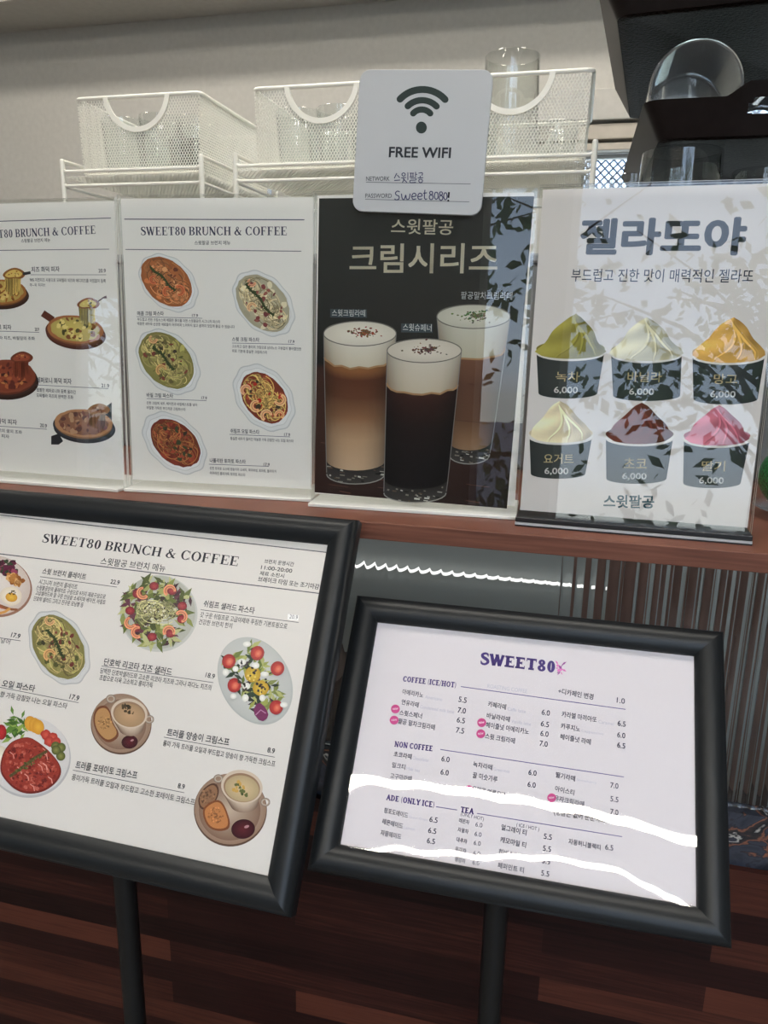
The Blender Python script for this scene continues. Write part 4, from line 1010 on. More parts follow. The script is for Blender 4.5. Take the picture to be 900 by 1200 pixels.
# ---- food menu stand
BR_TL = (-0.6212, 0.6588, -0.2017)
t, sh = framed_stand('menu_stand', 'larger black framed food menu stand with dish photos, cut by the left picture edge', BR_TL, -1.479, 31.028, .41, .287, .0262, BOARD_PAPER, MATTE_FILM, .0)
k = Ink(t, .00002, 1.22)
k.text('SWEET80 BRUNCH & COFFEE', 49, 635.5, 278, 663.5, 10.5, (36, 36, 46), kind='serif')
k.text('스윗팔공 브런치 메뉴', 117, 661.5, 193, 670.5, 8.5, (40, 40, 50), .012)
for l in ((-60, 596.5, 384, 647.5, 1.1), (-60, 641.6, 375, 695.5, 1.1), (47, 675.8, 137, 688, .7), (235, 714.5, 350, 729.5, .7), (-20, 744.5, 24, 751, .7), (119, 780.5, 250, 800, .7), (-20, 801.5, 92, 823.5, .7), (192, 863.8, 322, 887.3, .7), (85.5, 902.5, 216, 929, .7)): k.line(*l, c=(70, 70, 80))
for s, x0, y0, x1, y1, h, b in (('브런치 운영시간', 309.5, 660, 344, 664, 5.2, .02), ('11:00-20:00', 305.5, 667, 342, 671.4, 4.6, .016), ('재료 소진시', 304, 674, 332.5, 677.6, 5, .02), ('브레이크 타임 또는 조기마감', 302, 681.5, 373.5, 691, 6.4, .02),
    ('스윗 브런치 플레이트', 49, 672.5, 100, 679.7, 7, .022), ('22.9', 129, 684, 139.5, 685.6, 5.2, .02), ('시그니처 브런치 플레이트', 45, 684.5, 90, 691, 6, .01), ('스윗팔공만의 플레이트 구성으로 9가지 재료구성으로', 42, 691, 123, 702.3, 5.6, .014), ('고급샐러드와 잘 구운 안심살 소세지와 베이컨, 바질토', 41, 697.3, 123, 709, 5.6, .014), ('단호박 샐러드 그리고 진구운 모닝빵 등', 39, 704, 97, 712, 5.6, .014),
    ('쉬림프 샐러드 파스타', 238, 711, 297.5, 719.8, 8, .022), ('갓 구운 쉬림프로 고급야채와 푸짐한 기본토핑으로', 234, 723.3, 336, 737.5, 6.6, .012), ('건강한 브런치 한끼', 232.5, 731.5, 271.5, 736.8, 6.4, .012),
    ('17.9', 12.5, 746.5, 23, 748.5, 5.4, .02), ('바질페스토를 넣어', -38, 747, 11, 755.5, 5.8, .004),
    ('단호박 리코타 치즈 샐러드', 121, 779.7, 200.5, 792.2, 9, .02), ('18.9', 240.5, 793.5, 251, 795.8, 5.8, .015), ('담백한 단호박샐러드와 고소한 리코타 치즈와 그라나 파다노 치즈의', 117, 789, 247, 809.5, 6.8, .012), ('조합으로 더욱 고소하고 풍미가득', 116, 797, 178.5, 806.5, 6.6, .012),
    ('쉬림프 오일 파스타', -22, 800.5, 40, 811.3, 8.2, .022), ('17.9', 81, 819, 92, 821.5, 6, .02), ('통실한 새우가 들어간 마늘향 가득 감칠맛 나는 오일 파스타', -62, 805.5, 78, 831, 6.8, .012),
    ('트러플 양송이 크림스프', 195, 862.5, 268, 874.5, 9.2, .022), ('8.9', 313, 881.5, 321.5, 883.3, 6, .02), ('풍미 가득 트러플 오일과 부드럽고 양송이 향 가득한 크림스프', 190.5, 874, 322, 899, 7.2, .012),
    ('트러플 포테이토 크림스프', 88, 900.5, 160, 913.5, 9.4, .022), ('8.9', 208, 923.5, 216, 925.2, 6, .02), ('풍미가득 트러플 오일과 부드럽고 고소한 포테이토 크림스프', 83.5, 914, 227.5, 944, 7.6, .012)):
    k.text(s, x0, y0, x1, y1, h, (40, 40, 50), b)
k.poly([(337.5, 719.5), (350.5, 721.2), (349.6, 727.6), (336.8, 726)], (246, 246, 247)); k.text('20.9', 339, 724.6, 348.6, 726, 4.6, (96, 96, 104))
k.build('printed_text', sh, xr=(-.213, .213))
BX = (-.213, .213)
def pc(fn, label, z=.00004): return picture(fn, 'dish_picture', sh, t, label, 1.05, z, xr=BX)
def brunch_plate(k):
    rnd = random.Random(31)
    k.ell(-7, 687, 45, 36, 12, (150, 112, 96), n=44); k.ell(-7.5, 685.5, 43.5, 34.5, 12, (222, 216, 212), (200, 186, 178), n=44)
    mottled(k, rnd, 8, 664, 15, 10, 20, [(96, 34, 62), (132, 46, 78), (58, 70, 50), (70, 34, 50), (150, 70, 96)], 40, 1.6, 4.4)
    mottled(k, rnd, 18, 679, 12, 6, 24, [(178, 122, 64), (200, 146, 84), (150, 94, 48), (216, 170, 110)], 36, 1.6, 3.6)
    k.ell(13, 698.5, 13, 11, 10, (236, 230, 218), (216, 204, 184), jit=.06, rnd=rnd); k.ell(13.5, 700, 7, 5.4, 10, (226, 186, 74), (206, 150, 58)); mottled(k, rnd, 14, 694, 6, 3.6, 10, [(64, 56, 34), (90, 80, 46)], 14, .5, 1.0)
    for i in range(5): k.rib([(-8 + i * 3, 706 + i * 1.2), (2 + i * 3, 712 + i * .6), (12 + i * 2.2, 714 + i * .1)], 2.6, (176 - i * 9, 92, 62))
    k.rib([(-5, 720), (6, 717), (12, 713)], 3, (206, 150, 80))
pc(brunch_plate, 'brunch plate with a fried egg, cut by the sheet edge')
pc(lambda k: pasta_dish(k, 33, 69.5, 759, 47, 32, 60, (158, 152, 92), (198, 178, 120), off=(-1, -1), inner=.86, shr=((.08, .42, 5.6, 2, (196, 152, 102)), (-.68, -.22, 4.6, 0, (198, 156, 112))), bits=((62, 60, 44), (126, 70, 58), (84, 86, 50), (108, 52, 46)), nbits=30, herb=(-.5, .3)), 'green basil pasta on an oval plate')
def salad_pasta(k):
    rnd = random.Random(34)
    k.ell(186, 719, 45.5, 45, 0, (190, 192, 188), n=50); k.ell(185, 717.5, 44, 43, 0, (204, 206, 198), (176, 178, 168), n=50)
    for i in range(150):
        if i % 10 == 0: k.up()
        a = rnd.uniform(0, 2 * PI); r = rnd.uniform(20, 42); leaf(k, 184.5 + r * math.cos(a), 717 + r * math.sin(a) * .97, rnd.uniform(6, 11), rnd.uniform(0, 6.3), rnd.choice([(134, 142, 78), (158, 162, 98), (98, 110, 58), (98, 56, 70), (182, 184, 130), (80, 90, 50), (70, 46, 54)]))
    for i in range(9):
        a = i * .72 + .3; x, y = 184 + 31 * math.cos(a), 717 + 30 * math.sin(a); k.ell(x, y, 5.6, 5.0, 0, (172, 66, 70), (116, 36, 48), n=16)
    mottled(k, rnd, 184, 717, 24, 22, 0, [(70, 78, 46), (56, 44, 40), (120, 126, 70)], 40, 2, 5)
    noodles(k, rnd, 184, 717, 26, 22, 0, (206, 202, 146), 130, .8)
    mottled(k, rnd, 184, 718, 17, 15, 0, [(46, 40, 34), (84, 74, 46), (220, 216, 186)], 44, .6, 1.5)
    for (x, y, a) in ((168.5, 695, .6), (200, 693, 2.2), (154, 730, .4), (162, 741, 1.0), (199, 741, 2.6), (213, 723, 3.6)): shrimp(k, x, y, 5.6, a, (206, 134, 100))
pc(salad_pasta, 'round shrimp salad pasta')
def cheese_salad(k):
    rnd = random.Random(35)
    k.ell(299, 798, 54, 41, 62, (176, 180, 178), n=50); k.ell(298.6, 797, 52.5, 39.5, 62, (206, 208, 206), (184, 187, 185), n=50)
    for i in range(120):
        u = rnd.uniform(-.78, .8); v = rnd.uniform(-.66, .66); ca, sa = math.cos(1.08), math.sin(1.08); x, y = 297 + 46 * u * ca - 34 * v * sa, 796 + 46 * u * sa + 34 * v * ca
        leaf(k, x, y, rnd.uniform(5, 10), rnd.uniform(0, 6.3), rnd.choice([(152, 160, 82), (106, 122, 62), (48, 64, 50), (60, 50, 56), (174, 178, 112), (44, 54, 44), (124, 134, 74)]))
    for (x, y) in ((302, 765.5), (268.5, 775), (325.5, 783.5), (275, 803), (324, 829)): k.ell(x, y, 8, 8.6, 20, (206, 74, 64), (146, 38, 42), n=20); k.ell(x + 1, y + .6, 4, 5, 30, (222, 128, 100), (196, 72, 60), n=12)
    for (x, y) in ((296.5, 790.5), (306, 806.5)): k.ell(x, y, 9.4, 9.2, 0, (216, 188, 76), (180, 144, 44), n=24, jit=.03, rnd=rnd); mottled(k, rnd, x, y, 8, 8, 0, [(226, 204, 112), (190, 156, 56)], 12, .7, 1.5)
    for (x, y) in ((265, 788), (276.5, 784), (310.5, 790), (289, 804), (274, 816), (288, 818), (333, 826), (284, 776), (300, 780), (308, 818), (290, 755)): k.ell(x, y, rnd.uniform(3.2, 5), rnd.uniform(3.2, 4.6), 0, (240, 240, 236), (212, 212, 206), n=14)
    k.poly([(296, 834), (303, 822), (312, 829), (316, 840), (306, 847)], (112, 44, 88), 1); k.rib([(300, 838), (306, 832), (312, 836)], 1.2, (178, 120, 160))
    mottled(k, rnd, 298, 797, 30, 22, 62, [(36, 36, 34), (64, 54, 46)], 26, .8, 2.2)
pc(cheese_salad, 'cheese salad on a tilted oval plate')
def meat_plate(k):
    rnd = random.Random(36)
    k.ell(34, 888, 49, 47, 0, (178, 178, 180), n=54); k.ell(33.5, 886, 48, 46, 0, (228, 226, 226), (206, 204, 204), n=54)
    for i in range(46): leaf(k, 18 + rnd.gauss(0, 7), 852 + rnd.gauss(0, 6), rnd.uniform(4, 8), rnd.uniform(0, 6.3), rnd.choice([(96, 132, 58), (140, 166, 84), (66, 98, 46)]))
    for (x, y) in ((36, 848), (41, 850), (45, 852)): k.ell(x, y, 7, 9, -10, (226, 176, 70), (204, 146, 52), n=20)
    for (x, y) in ((54, 861), (62, 864), (58, 869), (66, 870)): k.ell(x, y, 6, 6, 0, (206, 92, 76), (160, 48, 44), n=16, jit=.12, rnd=rnd)
    k.ell(2, 858, 6, 9, 0, (190, 50, 52), (140, 32, 40), n=18); k.ell(1, 886, 9, 12, 0, (232, 228, 214), (206, 198, 180), n=20)
    for (x, y) in ((65.5, 874.5), (72, 876), (71.5, 886), (66, 879)): k.ell(x, y, 5.4, 5.6, 0, (138, 140, 78), (74, 84, 44), n=16)
    pts = [(10, 872), (20, 866), (34, 863), (46, 870), (58, 880), (70, 894), (73, 906), (66, 918), (52, 928), (34, 931), (18, 926), (6, 914), (0, 904), (2, 886)]
    k.poly(pts, (112, 40, 34), 2); k.poly([(36 + (x - 36) * .95, 898 + (y - 898) * .95 - 1) for x, y in pts], (148, 56, 46), 2)
    mottled(k, rnd, 36, 898, 36, 30, 30, [(168, 72, 58), (128, 44, 38), (188, 98, 84), (108, 36, 32), (156, 60, 48)], 260, .8, 2.8)
    for i in range(9):
        x, y = rnd.uniform(10, 60), rnd.uniform(872, 922); k.rib([(x, y), (x + 4, y + 3), (x + 5, y + 8)], rnd.uniform(.8, 1.6), (222, 150, 138))
    k.rib([(12, 910), (26, 900), (40, 889), (56, 880)], 3.4, (84, 72, 44)); mottled(k, rnd, 34, 895, 24, 4, -36, [(70, 78, 40), (104, 96, 54)], 24, .7, 1.8)
pc(meat_plate, 'plate of red sauced meat with salad')
def soup(k, cx, cy, r, cup, cr, soupc, toast, jam, handle, seed, second=None):
    rnd = random.Random(seed)
    k.ell(cx, cy + r * .03, r * 1.02, r * 1.02, 0, (92, 70, 58), n=50); k.ell(cx, cy, r, r * .99, 0, (196, 178, 160), (148, 122, 104), n=50); k.ell(cx - r * .02, cy + r * .04, r * .86, r * .84, 0, (186, 168, 150), (128, 100, 84), n=44)
    for pts, c, cr_ in toast:
        k.poly(pts, cr_, 2); mx = sum(p[0] for p in pts) / len(pts); my = sum(p[1] for p in pts) / len(pts)
        k.poly([(mx + (x - mx) * .86, my + (y - my) * .86) for x, y in pts], c, 2); mottled(k, rnd, mx, my, r * .25, r * .25, 30, [tuple(int(q * f) for q in c) for f in (.7, 1.14, .86, .78)], 46, .5, 1.5)
    k.ell(jam[0], jam[1], jam[2], jam[2] * .82, -8, (92, 34, 42), (54, 20, 28), n=26); k.ell(jam[0] + jam[2] * .3, jam[1] - jam[2] * .2, jam[2] * .22, jam[2] * .12, -20, (176, 130, 136), n=10)
    for hx, hy in handle: k.rib([(hx + 4.6 * math.cos(a), hy + 4.0 * math.sin(a)) for a in [i * 2 * PI / 14 for i in range(15)]], 2.4, (198, 186, 172), c2=(116, 98, 86))
    x, y = cup; n = 13; ss = [math.sin(-PI / 2 + PI * i / (n - 1)) for i in range(n)]
    k.strip([(x + cr * s, y + cr * .75 * math.sqrt(1 - s * s)) for s in ss], [(x + cr * .10 + cr * .66 * s, y + cr * .82 + cr * .42 * math.sqrt(1 - s * s)) for s in ss], [lerp3((206, 190, 172), (122, 100, 86), abs(s - .1) ** 2) for s in ss], [lerp3((150, 128, 112), (88, 68, 58), abs(s - .1) ** 2) for s in ss])
    k.ell(x, y, cr, cr * .80, 12, (222, 210, 196), (202, 186, 168), n=44); k.ell(x, y + 1, cr * .88, cr * .69, 12, (150, 122, 98), n=40); k.ell(x + .3, y + 2, cr * .82, cr * .62, 12, soupc, tuple(int(q * .86) for q in soupc), n=40)
def soup_a(k):
    soup(k, 142, 847.5, 35, (151.5, 836), 21.5, (190, 156, 120), [([(109, 838), (114, 828), (124, 826), (130, 834), (131, 845), (142, 862), (128, 872), (117, 864), (110, 852)], (176, 134, 88), (112, 68, 46))], (152, 869.5, 9.6), ((130, 819), (175, 843)), 41)
    rnd = random.Random(2); mottled(k, rnd, 150, 831, 9, 5, 40, [(54, 48, 38), (84, 70, 48)], 26, .7, 2.0)
def soup_b(k):
    soup(k, 270, 948, 42, (283.5, 922), 24.5, (206, 184, 144), [([(232, 934), (240, 922), (252, 916), (258, 926), (252, 942), (240, 950), (233, 946)], (140, 104, 78), (84, 58, 46)), ([(236, 950), (244, 941), (256, 936), (264, 944), (272, 970), (258, 975), (243, 970)], (186, 124, 76), (124, 74, 46))], (285, 971.5, 14), ((256, 912.5), (311, 940)), 42)
    rnd = random.Random(4); mottled(k, rnd, 283, 925, 13, 4, 48, [(72, 84, 50), (96, 104, 60)], 26, .8, 2.2); mottled(k, rnd, 281, 921, 12, 8, 0, [(196, 158, 84)], 6, 1.2, 2.8)
pc(soup_a, 'mushroom soup cup with toast'); pc(soup_b, 'potato soup cup with toast and jam')

# ================= wifi plaque =================
cream = next(o for o in COL.objects if o.get('label', '').startswith('acrylic holder with the dark iced'))
m = cream.matrix_world.copy(); m.translation = m @ Vector((0, 0, .0062))
tmp = Ink.__new__(Ink)
inv = m.inverted(); nn = m.to_3x3() @ Vector((0, 0, 1))
def onp(px, py):
    d = ray(px, py); return inv @ (EYE + d * ((m.translation - EYE).dot(nn) / d.dot(nn)))
c4 = [onp(*p) for p in ((420.5, 82), (577, 82.5), (565.5, 253), (415, 248))]
ctr4 = (c4[0] + c4[1] + c4[2] + c4[3]) / 4; ux = ((c4[1] - c4[0]) + (c4[2] - c4[3])).normalized(); PW = ((c4[1] - c4[0]).length + (c4[2] - c4[3]).length) / 2; PH = ((c4[3] - c4[0]).length + (c4[2] - c4[1]).length) / 2
rot = Matrix.Rotation(math.atan2(ux.y, ux.x), 4, 'Z')
pm = m @ Matrix.Translation(ctr4) @ rot @ Matrix.Translation((0, -PH / 2, 0))
t = thing('wifi_plaque', 'white rounded free wifi plaque fixed on the front of the dark coffee poster holder', 'sign', mat4=pm)
def rrect(w, h, r, n=8, y0=0):
    pts = []
    for cx, cy, a0 in ((w / 2 - r, y0 + r, -90), (w / 2 - r, y0 + h - r, 0), (-w / 2 + r, y0 + h - r, 90), (-w / 2 + r, y0 + r, 180)):
        for i in range(n + 1): a = math.radians(a0 + 90 * i / n); pts.append((cx + r * math.cos(a), cy + r * math.sin(a)))
    return pts
mb = MB(); mb.prism(rrect(PW, PH, .010), -.0019, .0019); pl = mb.build('plaque_board', PLASTIC_WHITE, t, bevel=.0006)
k = Ink(t, .00192, 1.1); k.o = pm @ Vector((0, 0, .0019))
GRN = (52, 62, 60)
def arcs(cx, cy, r, a0, a1, w):
    pts = [(cx + r * math.cos(math.radians(a0 + (a1 - a0) * i / 20)), cy - .97 * r * math.sin(math.radians(a0 + (a1 - a0) * i / 20))) for i in range(21)]
    k.rib(pts, w, GRN); k.ell(*pts[0], w / 2, w / 2, 0, GRN, n=16); k.ell(*pts[-1], w / 2, w / 2, 0, GRN, n=16)
arcs(495, 139, 35.2, 41, 138, 8.2); arcs(494.6, 140, 23.2, 43, 136, 7.6); arcs(494.2, 141, 13, 40, 140, 7.4)
k.ell(493.8, 149.5, 6.4, 7.0, 0, GRN, n=28)
k.text('FREE WIFI', 455.5, 184.5, 528, 185.5, 12.5, (58, 62, 68), .03)
k.text('NETWORK', 429, 212, 456.5, 212, 5.2, (70, 72, 78), .004); k.text('PASSWORD', 428, 232, 459, 232, 5.2, (70, 72, 78), .004)
k.line(429, 213.5, 551.5, 215.7, .8, (110, 112, 118)); k.line(428, 233.5, 550, 236.6, .8, (110, 112, 118))
PEN = (58, 58, 92)
def pen(strokes, w=1.15):
    for pts in strokes:
        out = []
        for i in range(len(pts) - 1):
            p0, p1, p2, p3 = pts[max(i - 1, 0)], pts[i], pts[i + 1], pts[min(i + 2, len(pts) - 1)]
            for q in range(4):
                u = q / 4; out.append(tuple(.5 * (2 * p1[j] + (p2[j] - p0[j]) * u + (2 * p0[j] - 5 * p1[j] + 4 * p2[j] - p3[j]) * u * u + (3 * p1[j] - p0[j] - 3 * p2[j] + p3[j]) * u ** 3) for j in (0, 1)))
        out.append(pts[-1]); k.rib(out, w, PEN)
def O(x, y, rx, ry): return [(x + rx * math.cos(a), y + ry * math.sin(a)) for a in [-PI / 2 + i * 2 * PI / 10 for i in range(11)]]
pen([[(465, 203), (462, 209)], [(465.5, 205), (468.5, 208.5)], [(462, 211.5), (469, 211)],
     O(473, 204.5, 2.0, 1.8), [(470, 208.5), (476, 208)], [(473, 208.5), (473, 211)], [(478, 202), (478, 211)], [(474, 210), (471.5, 214)], [(474, 211), (477, 214)],
     [(480, 203), (485, 203)], [(481.5, 203), (481.5, 207)], [(484, 203), (484, 207)], [(480, 207.3), (485, 207)], [(487, 201.5), (487, 208)], [(487, 204.5), (489, 204.3)], [(481, 209), (487, 209), (487, 211), (481, 211.4), (481, 214), (487.5, 213.6)],
     [(490.5, 203), (495, 202.6), (494.5, 206)], [(492.5, 206), (492.5, 208.4)], [(489.5, 208.6), (496, 208.2)], O(493, 212, 2.2, 2)], 1.0)
pen([[(468.5, 225), (466, 224), (463.5, 226), (464.5, 228.5), (467.5, 230), (467.6, 233), (464.5, 234.3), (462.4, 233)],
     [(470.5, 227), (471.5, 233), (474, 233.3), (475.5, 228.5), (476.5, 233.3), (479.5, 232.8), (480.6, 227)],
     [(483, 230.6), (487.6, 229.6), (486.5, 226.8), (484, 227), (482.6, 230.4), (484, 233.6), (487.8, 233)],
     [(490, 230.6), (494.6, 229.6), (493.5, 226.8), (491, 227), (489.6, 230.4), (491, 233.6), (494.8, 233)],
     [(498, 222.5), (497.4, 231), (498.6, 233.6), (500.6, 233)], [(495.8, 226.6), (500.4, 226)],
     O(505.3, 226.2, 1.7, 2.0), O(505.3, 231.2, 2.2, 2.8), O(511.3, 229.4, 2.2, 4.2), O(516.8, 226.8, 1.7, 2.0), O(516.8, 232, 2.2, 2.8), O(522, 230, 2.0, 4.2)])
k.rib([(526.2, 225.2), (525.6, 232)], 2.0, (30, 30, 40)); k.ell(525.4, 235.2, 1.2, 1.2, 0, (30, 30, 40), n=10)
k.build('printed_text', pl)
for o_ in (COL.objects[-1],): pass

# ================= baskets, racks =================
def mesh_face(mb, P, U, V, w, h, cut=None, sx=.0043, slope=1.65, rw=.00095, th=.0008, taper=0.0):
    """expanded-metal sheet on the rectangle at P: diagonal strands both ways; cut = (u, v, r) leaves a round opening"""
    N = U.cross(V).normalized()
    run = h / slope
    for s in (1, -1):
        c0 = -run if s == 1 else 0.0
        n = int((w + run) / sx) + 1
        for i in range(n):
            a = c0 + i * sx; u0, v0, u1, v1 = a, 0.0, a + s * run, h
            t0, t1 = 0.0, 1.0; du = u1 - u0
            for lim, sg in ((0.0, 1), (w, -1)):
                fa, fb = sg * (u0 - lim), sg * (u1 - lim)
                if fa < 0 and fb < 0: t0, t1 = 1, 0
                elif fa < 0: t0 = max(t0, fa / (fa - fb))
                elif fb < 0: t1 = min(t1, fa / (fa - fb))
            if t1 - t0 < .01: continue
            segs = [(t0, t1)]
            if cut:
                cu, cv, r = cut; A = du * du + h * h; Bq = 2 * ((u0 - cu) * du + (v0 - cv) * h); Cq = (u0 - cu) ** 2 + (v0 - cv) ** 2 - r * r; D = Bq * Bq - 4 * A * Cq
                if D > 0:
                    ta, tb = (-Bq - math.sqrt(D)) / (2 * A), (-Bq + math.sqrt(D)) / (2 * A)
                    segs = [(x, y) for x, y in ((t0, min(t1, ta)), (max(t0, tb), t1)) if y - x > .005]
            d2 = Vector((du, h)).normalized(); pu, pv = -d2.y * rw / 2, d2.x * rw / 2
            for x, y in segs:
                pts = []
                for zz in (-th / 2, th / 2):
                    for (tt, sg) in ((x, -1), (y, -1), (y, 1), (x, 1)):
                        uu, vv_ = u0 + du * tt + sg * pu, h * tt + sg * pv
                        uu = uu + (w / 2 - uu) * taper * (1 - vv_ / h)
                        pts.append(P + U * uu + V * vv_ + N * zz)
                mb.hexa(pts)
X, Y, Z = Vector((1, 0, 0)), Vector((0, 1, 0)), Vector((0, 0, 1))
BW, BD, BH, BT = .191, .245, .1015, .035
def make_basket(loc_, label):
    t = thing('wire_basket', label, 'basket', loc_, 'white mesh baskets on wire racks')
    mb = MB(); tp = BT; ins = BW * tp / 2
    fr = (X * -BW / 2)
    cut = (BW / 2, BH + .006, .050)
    mesh_face(mb, X * -BW / 2 + Y * .0, X, Z, BW, BH, cut, taper=tp); mesh_face(mb, X * -BW / 2 + Y * BD, X, Z, BW, BH, cut, taper=tp)
    for sg in (-1, 1):
        mesh_face(mb, X * sg * (BW / 2 - ins), Y, (Z * BH + X * sg * ins).normalized(), BD, BH, None)
    mesh_face(mb, X * (-BW / 2 + ins) , X, Y, BW - 2 * ins, BD, None, sx=.0052)
    mb.build('mesh_body', WHITE_WIRE, t)
    def rr_loop(w, d, z, r):
        pts = []
        for cx, cy, a0 in ((w / 2 - r, d - r, 0), (-w / 2 + r, d - r, 90), (-w / 2 + r, r, 180), (w / 2 - r, r, 270)):
            for i in range(6): a = math.radians(a0 + 90 * i / 5); pts.append((cx + r * math.cos(a), cy + r * math.sin(a), z))
        return pts
    mb = MB(); mb.tube(rr_loop(BW + .003, BD + .003, BH, .008), .0027, 10, True); mb.build('rim', WHITE_WIRE, t, smooth=True)
    mb = MB(); mb.tube(rr_loop(BW - 2 * ins, BD, 0.0005, .008), .0014, 8, True); mb.build('bottom_wire', WHITE_WIRE, t, smooth=True)
    for yy in (-.0012, BD + .0012):
        mb = MB(); n = 30; vs = []; fs = []
        for i in range(n + 1):
            a = math.radians(187 + (353 - 187) * i / n)
            for r_, dy in ((.0455, -.0016), (.0455, .0016), (.0525, .0016), (.0525, -.0016)): vs.append((r_ * math.cos(a), yy + dy, BH + .006 + r_ * math.sin(a)))
        for i in range(n):
            for j in range(4): fs.append((i * 4 + j, i * 4 + (j + 1) % 4, i * 4 + 4 + (j + 1) % 4, i * 4 + 4 + j))
        fs += [(0, 1, 2, 3), (4 * n + 3, 4 * n + 2, 4 * n + 1, 4 * n)]
        mb.add(vs, fs); mb.build('handle_ring', WHITE_WIRE, t, smooth=True, angle=40)
    return t
BZ = 1.5640
bxs = [-.7205 + BW / 2, -.4449 + BW / 2 - .002, -.0052 - BW / 2]
labs = ['leftmost white mesh basket with a round handle opening, full of clear glasses', 'middle white mesh basket, partly hidden by the wifi plaque on its right', 'right white mesh basket with a clear cup standing above its rim, beside the dark trays']
b0 = make_basket((bxs[0], 1.05, BZ), labs[0])
for x, la in zip(bxs[1:], labs[1:]): c = copy_tree(b0); c.location.x = x; c['label'] = la
RW, RD = .2205, .275
def make_rack(loc_, label):
    t = thing('wire_rack', label, 'rack', loc_, 'white wire racks under the baskets')
    zb = BZ - MZ; zt = zb + .018; r = .0036
    for sx in (-1, 1):
        for yy in (0, RD): mb = MB(); mb.tube([(sx * RW / 2, yy, 0.0002), (sx * RW / 2, yy, zt)], r, 12); mb.lathe([(r, zt), (r * .8, zt + .002), (0, zt + .003)], 12, (sx * RW / 2, yy, 0)); mb.build('leg', WHITE_WIRE, t, smooth=True)
        mb = MB(); mb.tube([(sx * RW / 2, -.002, zt), (sx * RW / 2, .03, zt + .0006), (sx * RW / 2, RD, zt)], .0026, 10); mb.build('side_rail', WHITE_WIRE, t, smooth=True)
        mb = MB(); mb.tube([(sx * RW / 2, 0, zb - .016), (sx * RW / 2, RD, zb - .016)], .0022, 10); mb.build('side_rail', WHITE_WIRE, t, smooth=True)
    for yy in (0, RD):
        for z_ in (zb + .0035, zb - .016): mb = MB(); s_ = -1 if yy == 0 else 1; mb.tube([(-RW / 2, yy, z_ + .003), (-RW / 2 + .006, yy, z_), (RW / 2 - .006, yy, z_), (RW / 2, yy, z_ + .003)], .0024, 10); mb.build('cross_rail', WHITE_WIRE, t, smooth=True)
    mb = MB(); mesh_face(mb, Vector((-RW / 2, .0, zb - .0032)), X, Y, RW, RD, None, sx=.006)
    mb.build('mesh_deck', WHITE_WIRE, t)
    return t
RY = 1.036
rxs = [-.743 + RW / 2, -.4715 + RW / 2, .0047 - RW / 2]
rl = ['white wire rack carrying the leftmost mesh basket', 'white wire rack under the middle mesh basket', 'white wire rack under the right mesh basket, its right leg beside the dark trays']
r0 = make_rack((rxs[0], RY, MZ), rl[0])
for x, la in zip(rxs[1:], rl[1:]): c = copy_tree(r0); c.location.x = x; c['label'] = la

# ================= glasses =================
def cup_bm(r0_, r1_, h, wall=.0018, base=.004, n=36):
    mb = MB(); ri = r1_ - wall; rb = r0_ - wall
    mb.lathe([(0, 0), (r0_ - .003, 0), (r0_ - .0006, .001), (r0_, .004), (r1_, h - .001), (r1_ - wall * .5, h), (ri, h - .001), (rb, base + .003), (rb - .003, base), (0, base)], n)
    return mb
def tumbler(name, label, r0_, r1_, h, loc_, group, rotm=None, wall=.0018, base=.004, cat='glass', material=None):
    o = cup_bm(r0_, r1_, h, wall, base).build(name, material or GLASS, smooth=True, angle=35)
    o.location = loc_
    if rotm: o.rotation_euler = rotm
    return tag(o, label, cat, group)
g0 = tumbler('glass_tumbler', 'clear glass tumbler inside the leftmost white mesh basket', .026, .032, .082, (bxs[0] - .055, 1.10, BZ + .0016), 'glasses in the leftmost basket')
def more(loc_, label, group, rot_=(0, 0, 0), sc=1.0):
    c = g0.copy(); COL.objects.link(c); c.location = loc_; c.rotation_euler = rot_; c.scale = (sc, sc, sc); c['label'] = label; c['group'] = group; return c
zz = BZ + .0016
for dx, y in ((.012, 1.092), (.062, 1.11), (-.04, 1.17), (.03, 1.165), (-.02, 1.235), (.05, 1.235)): more((bxs[0] + dx, y, zz), 'clear glass tumbler inside the leftmost white mesh basket', 'glasses in the leftmost basket')
for dx, y in ((-.052, 1.10), (.01, 1.095), (.06, 1.115), (-.03, 1.17), (.035, 1.18)): more((bxs[1] + dx, y, zz), 'clear glass tumbler inside the middle white mesh basket', 'glasses in the middle basket')
for dx, y in ((-.062, 1.095), (-.060, 1.18), (.05, 1.225)): more((bxs[2] + dx, y, zz), 'clear glass tumbler inside the right white mesh basket', 'glasses in the right basket')
p = on_y(601, 66, 1.12)
tumbler('clear_tall_cup', 'tall clear plastic cup turned upside down, rising above the rim of the right mesh basket', .040, .036, p.z - zz, (p.x, 1.12, zz), None, wall=.0016, cat='cup', material=THIN_GLASS)
p = on_y(287, 157, 1.33)
tumbler('glass_tumbler', 'clear glass tumbler standing between the leftmost and middle mesh baskets', .033, .036, p.z - MZ, (p.x, 1.36, MZ + .0003), None, wall=.0022)

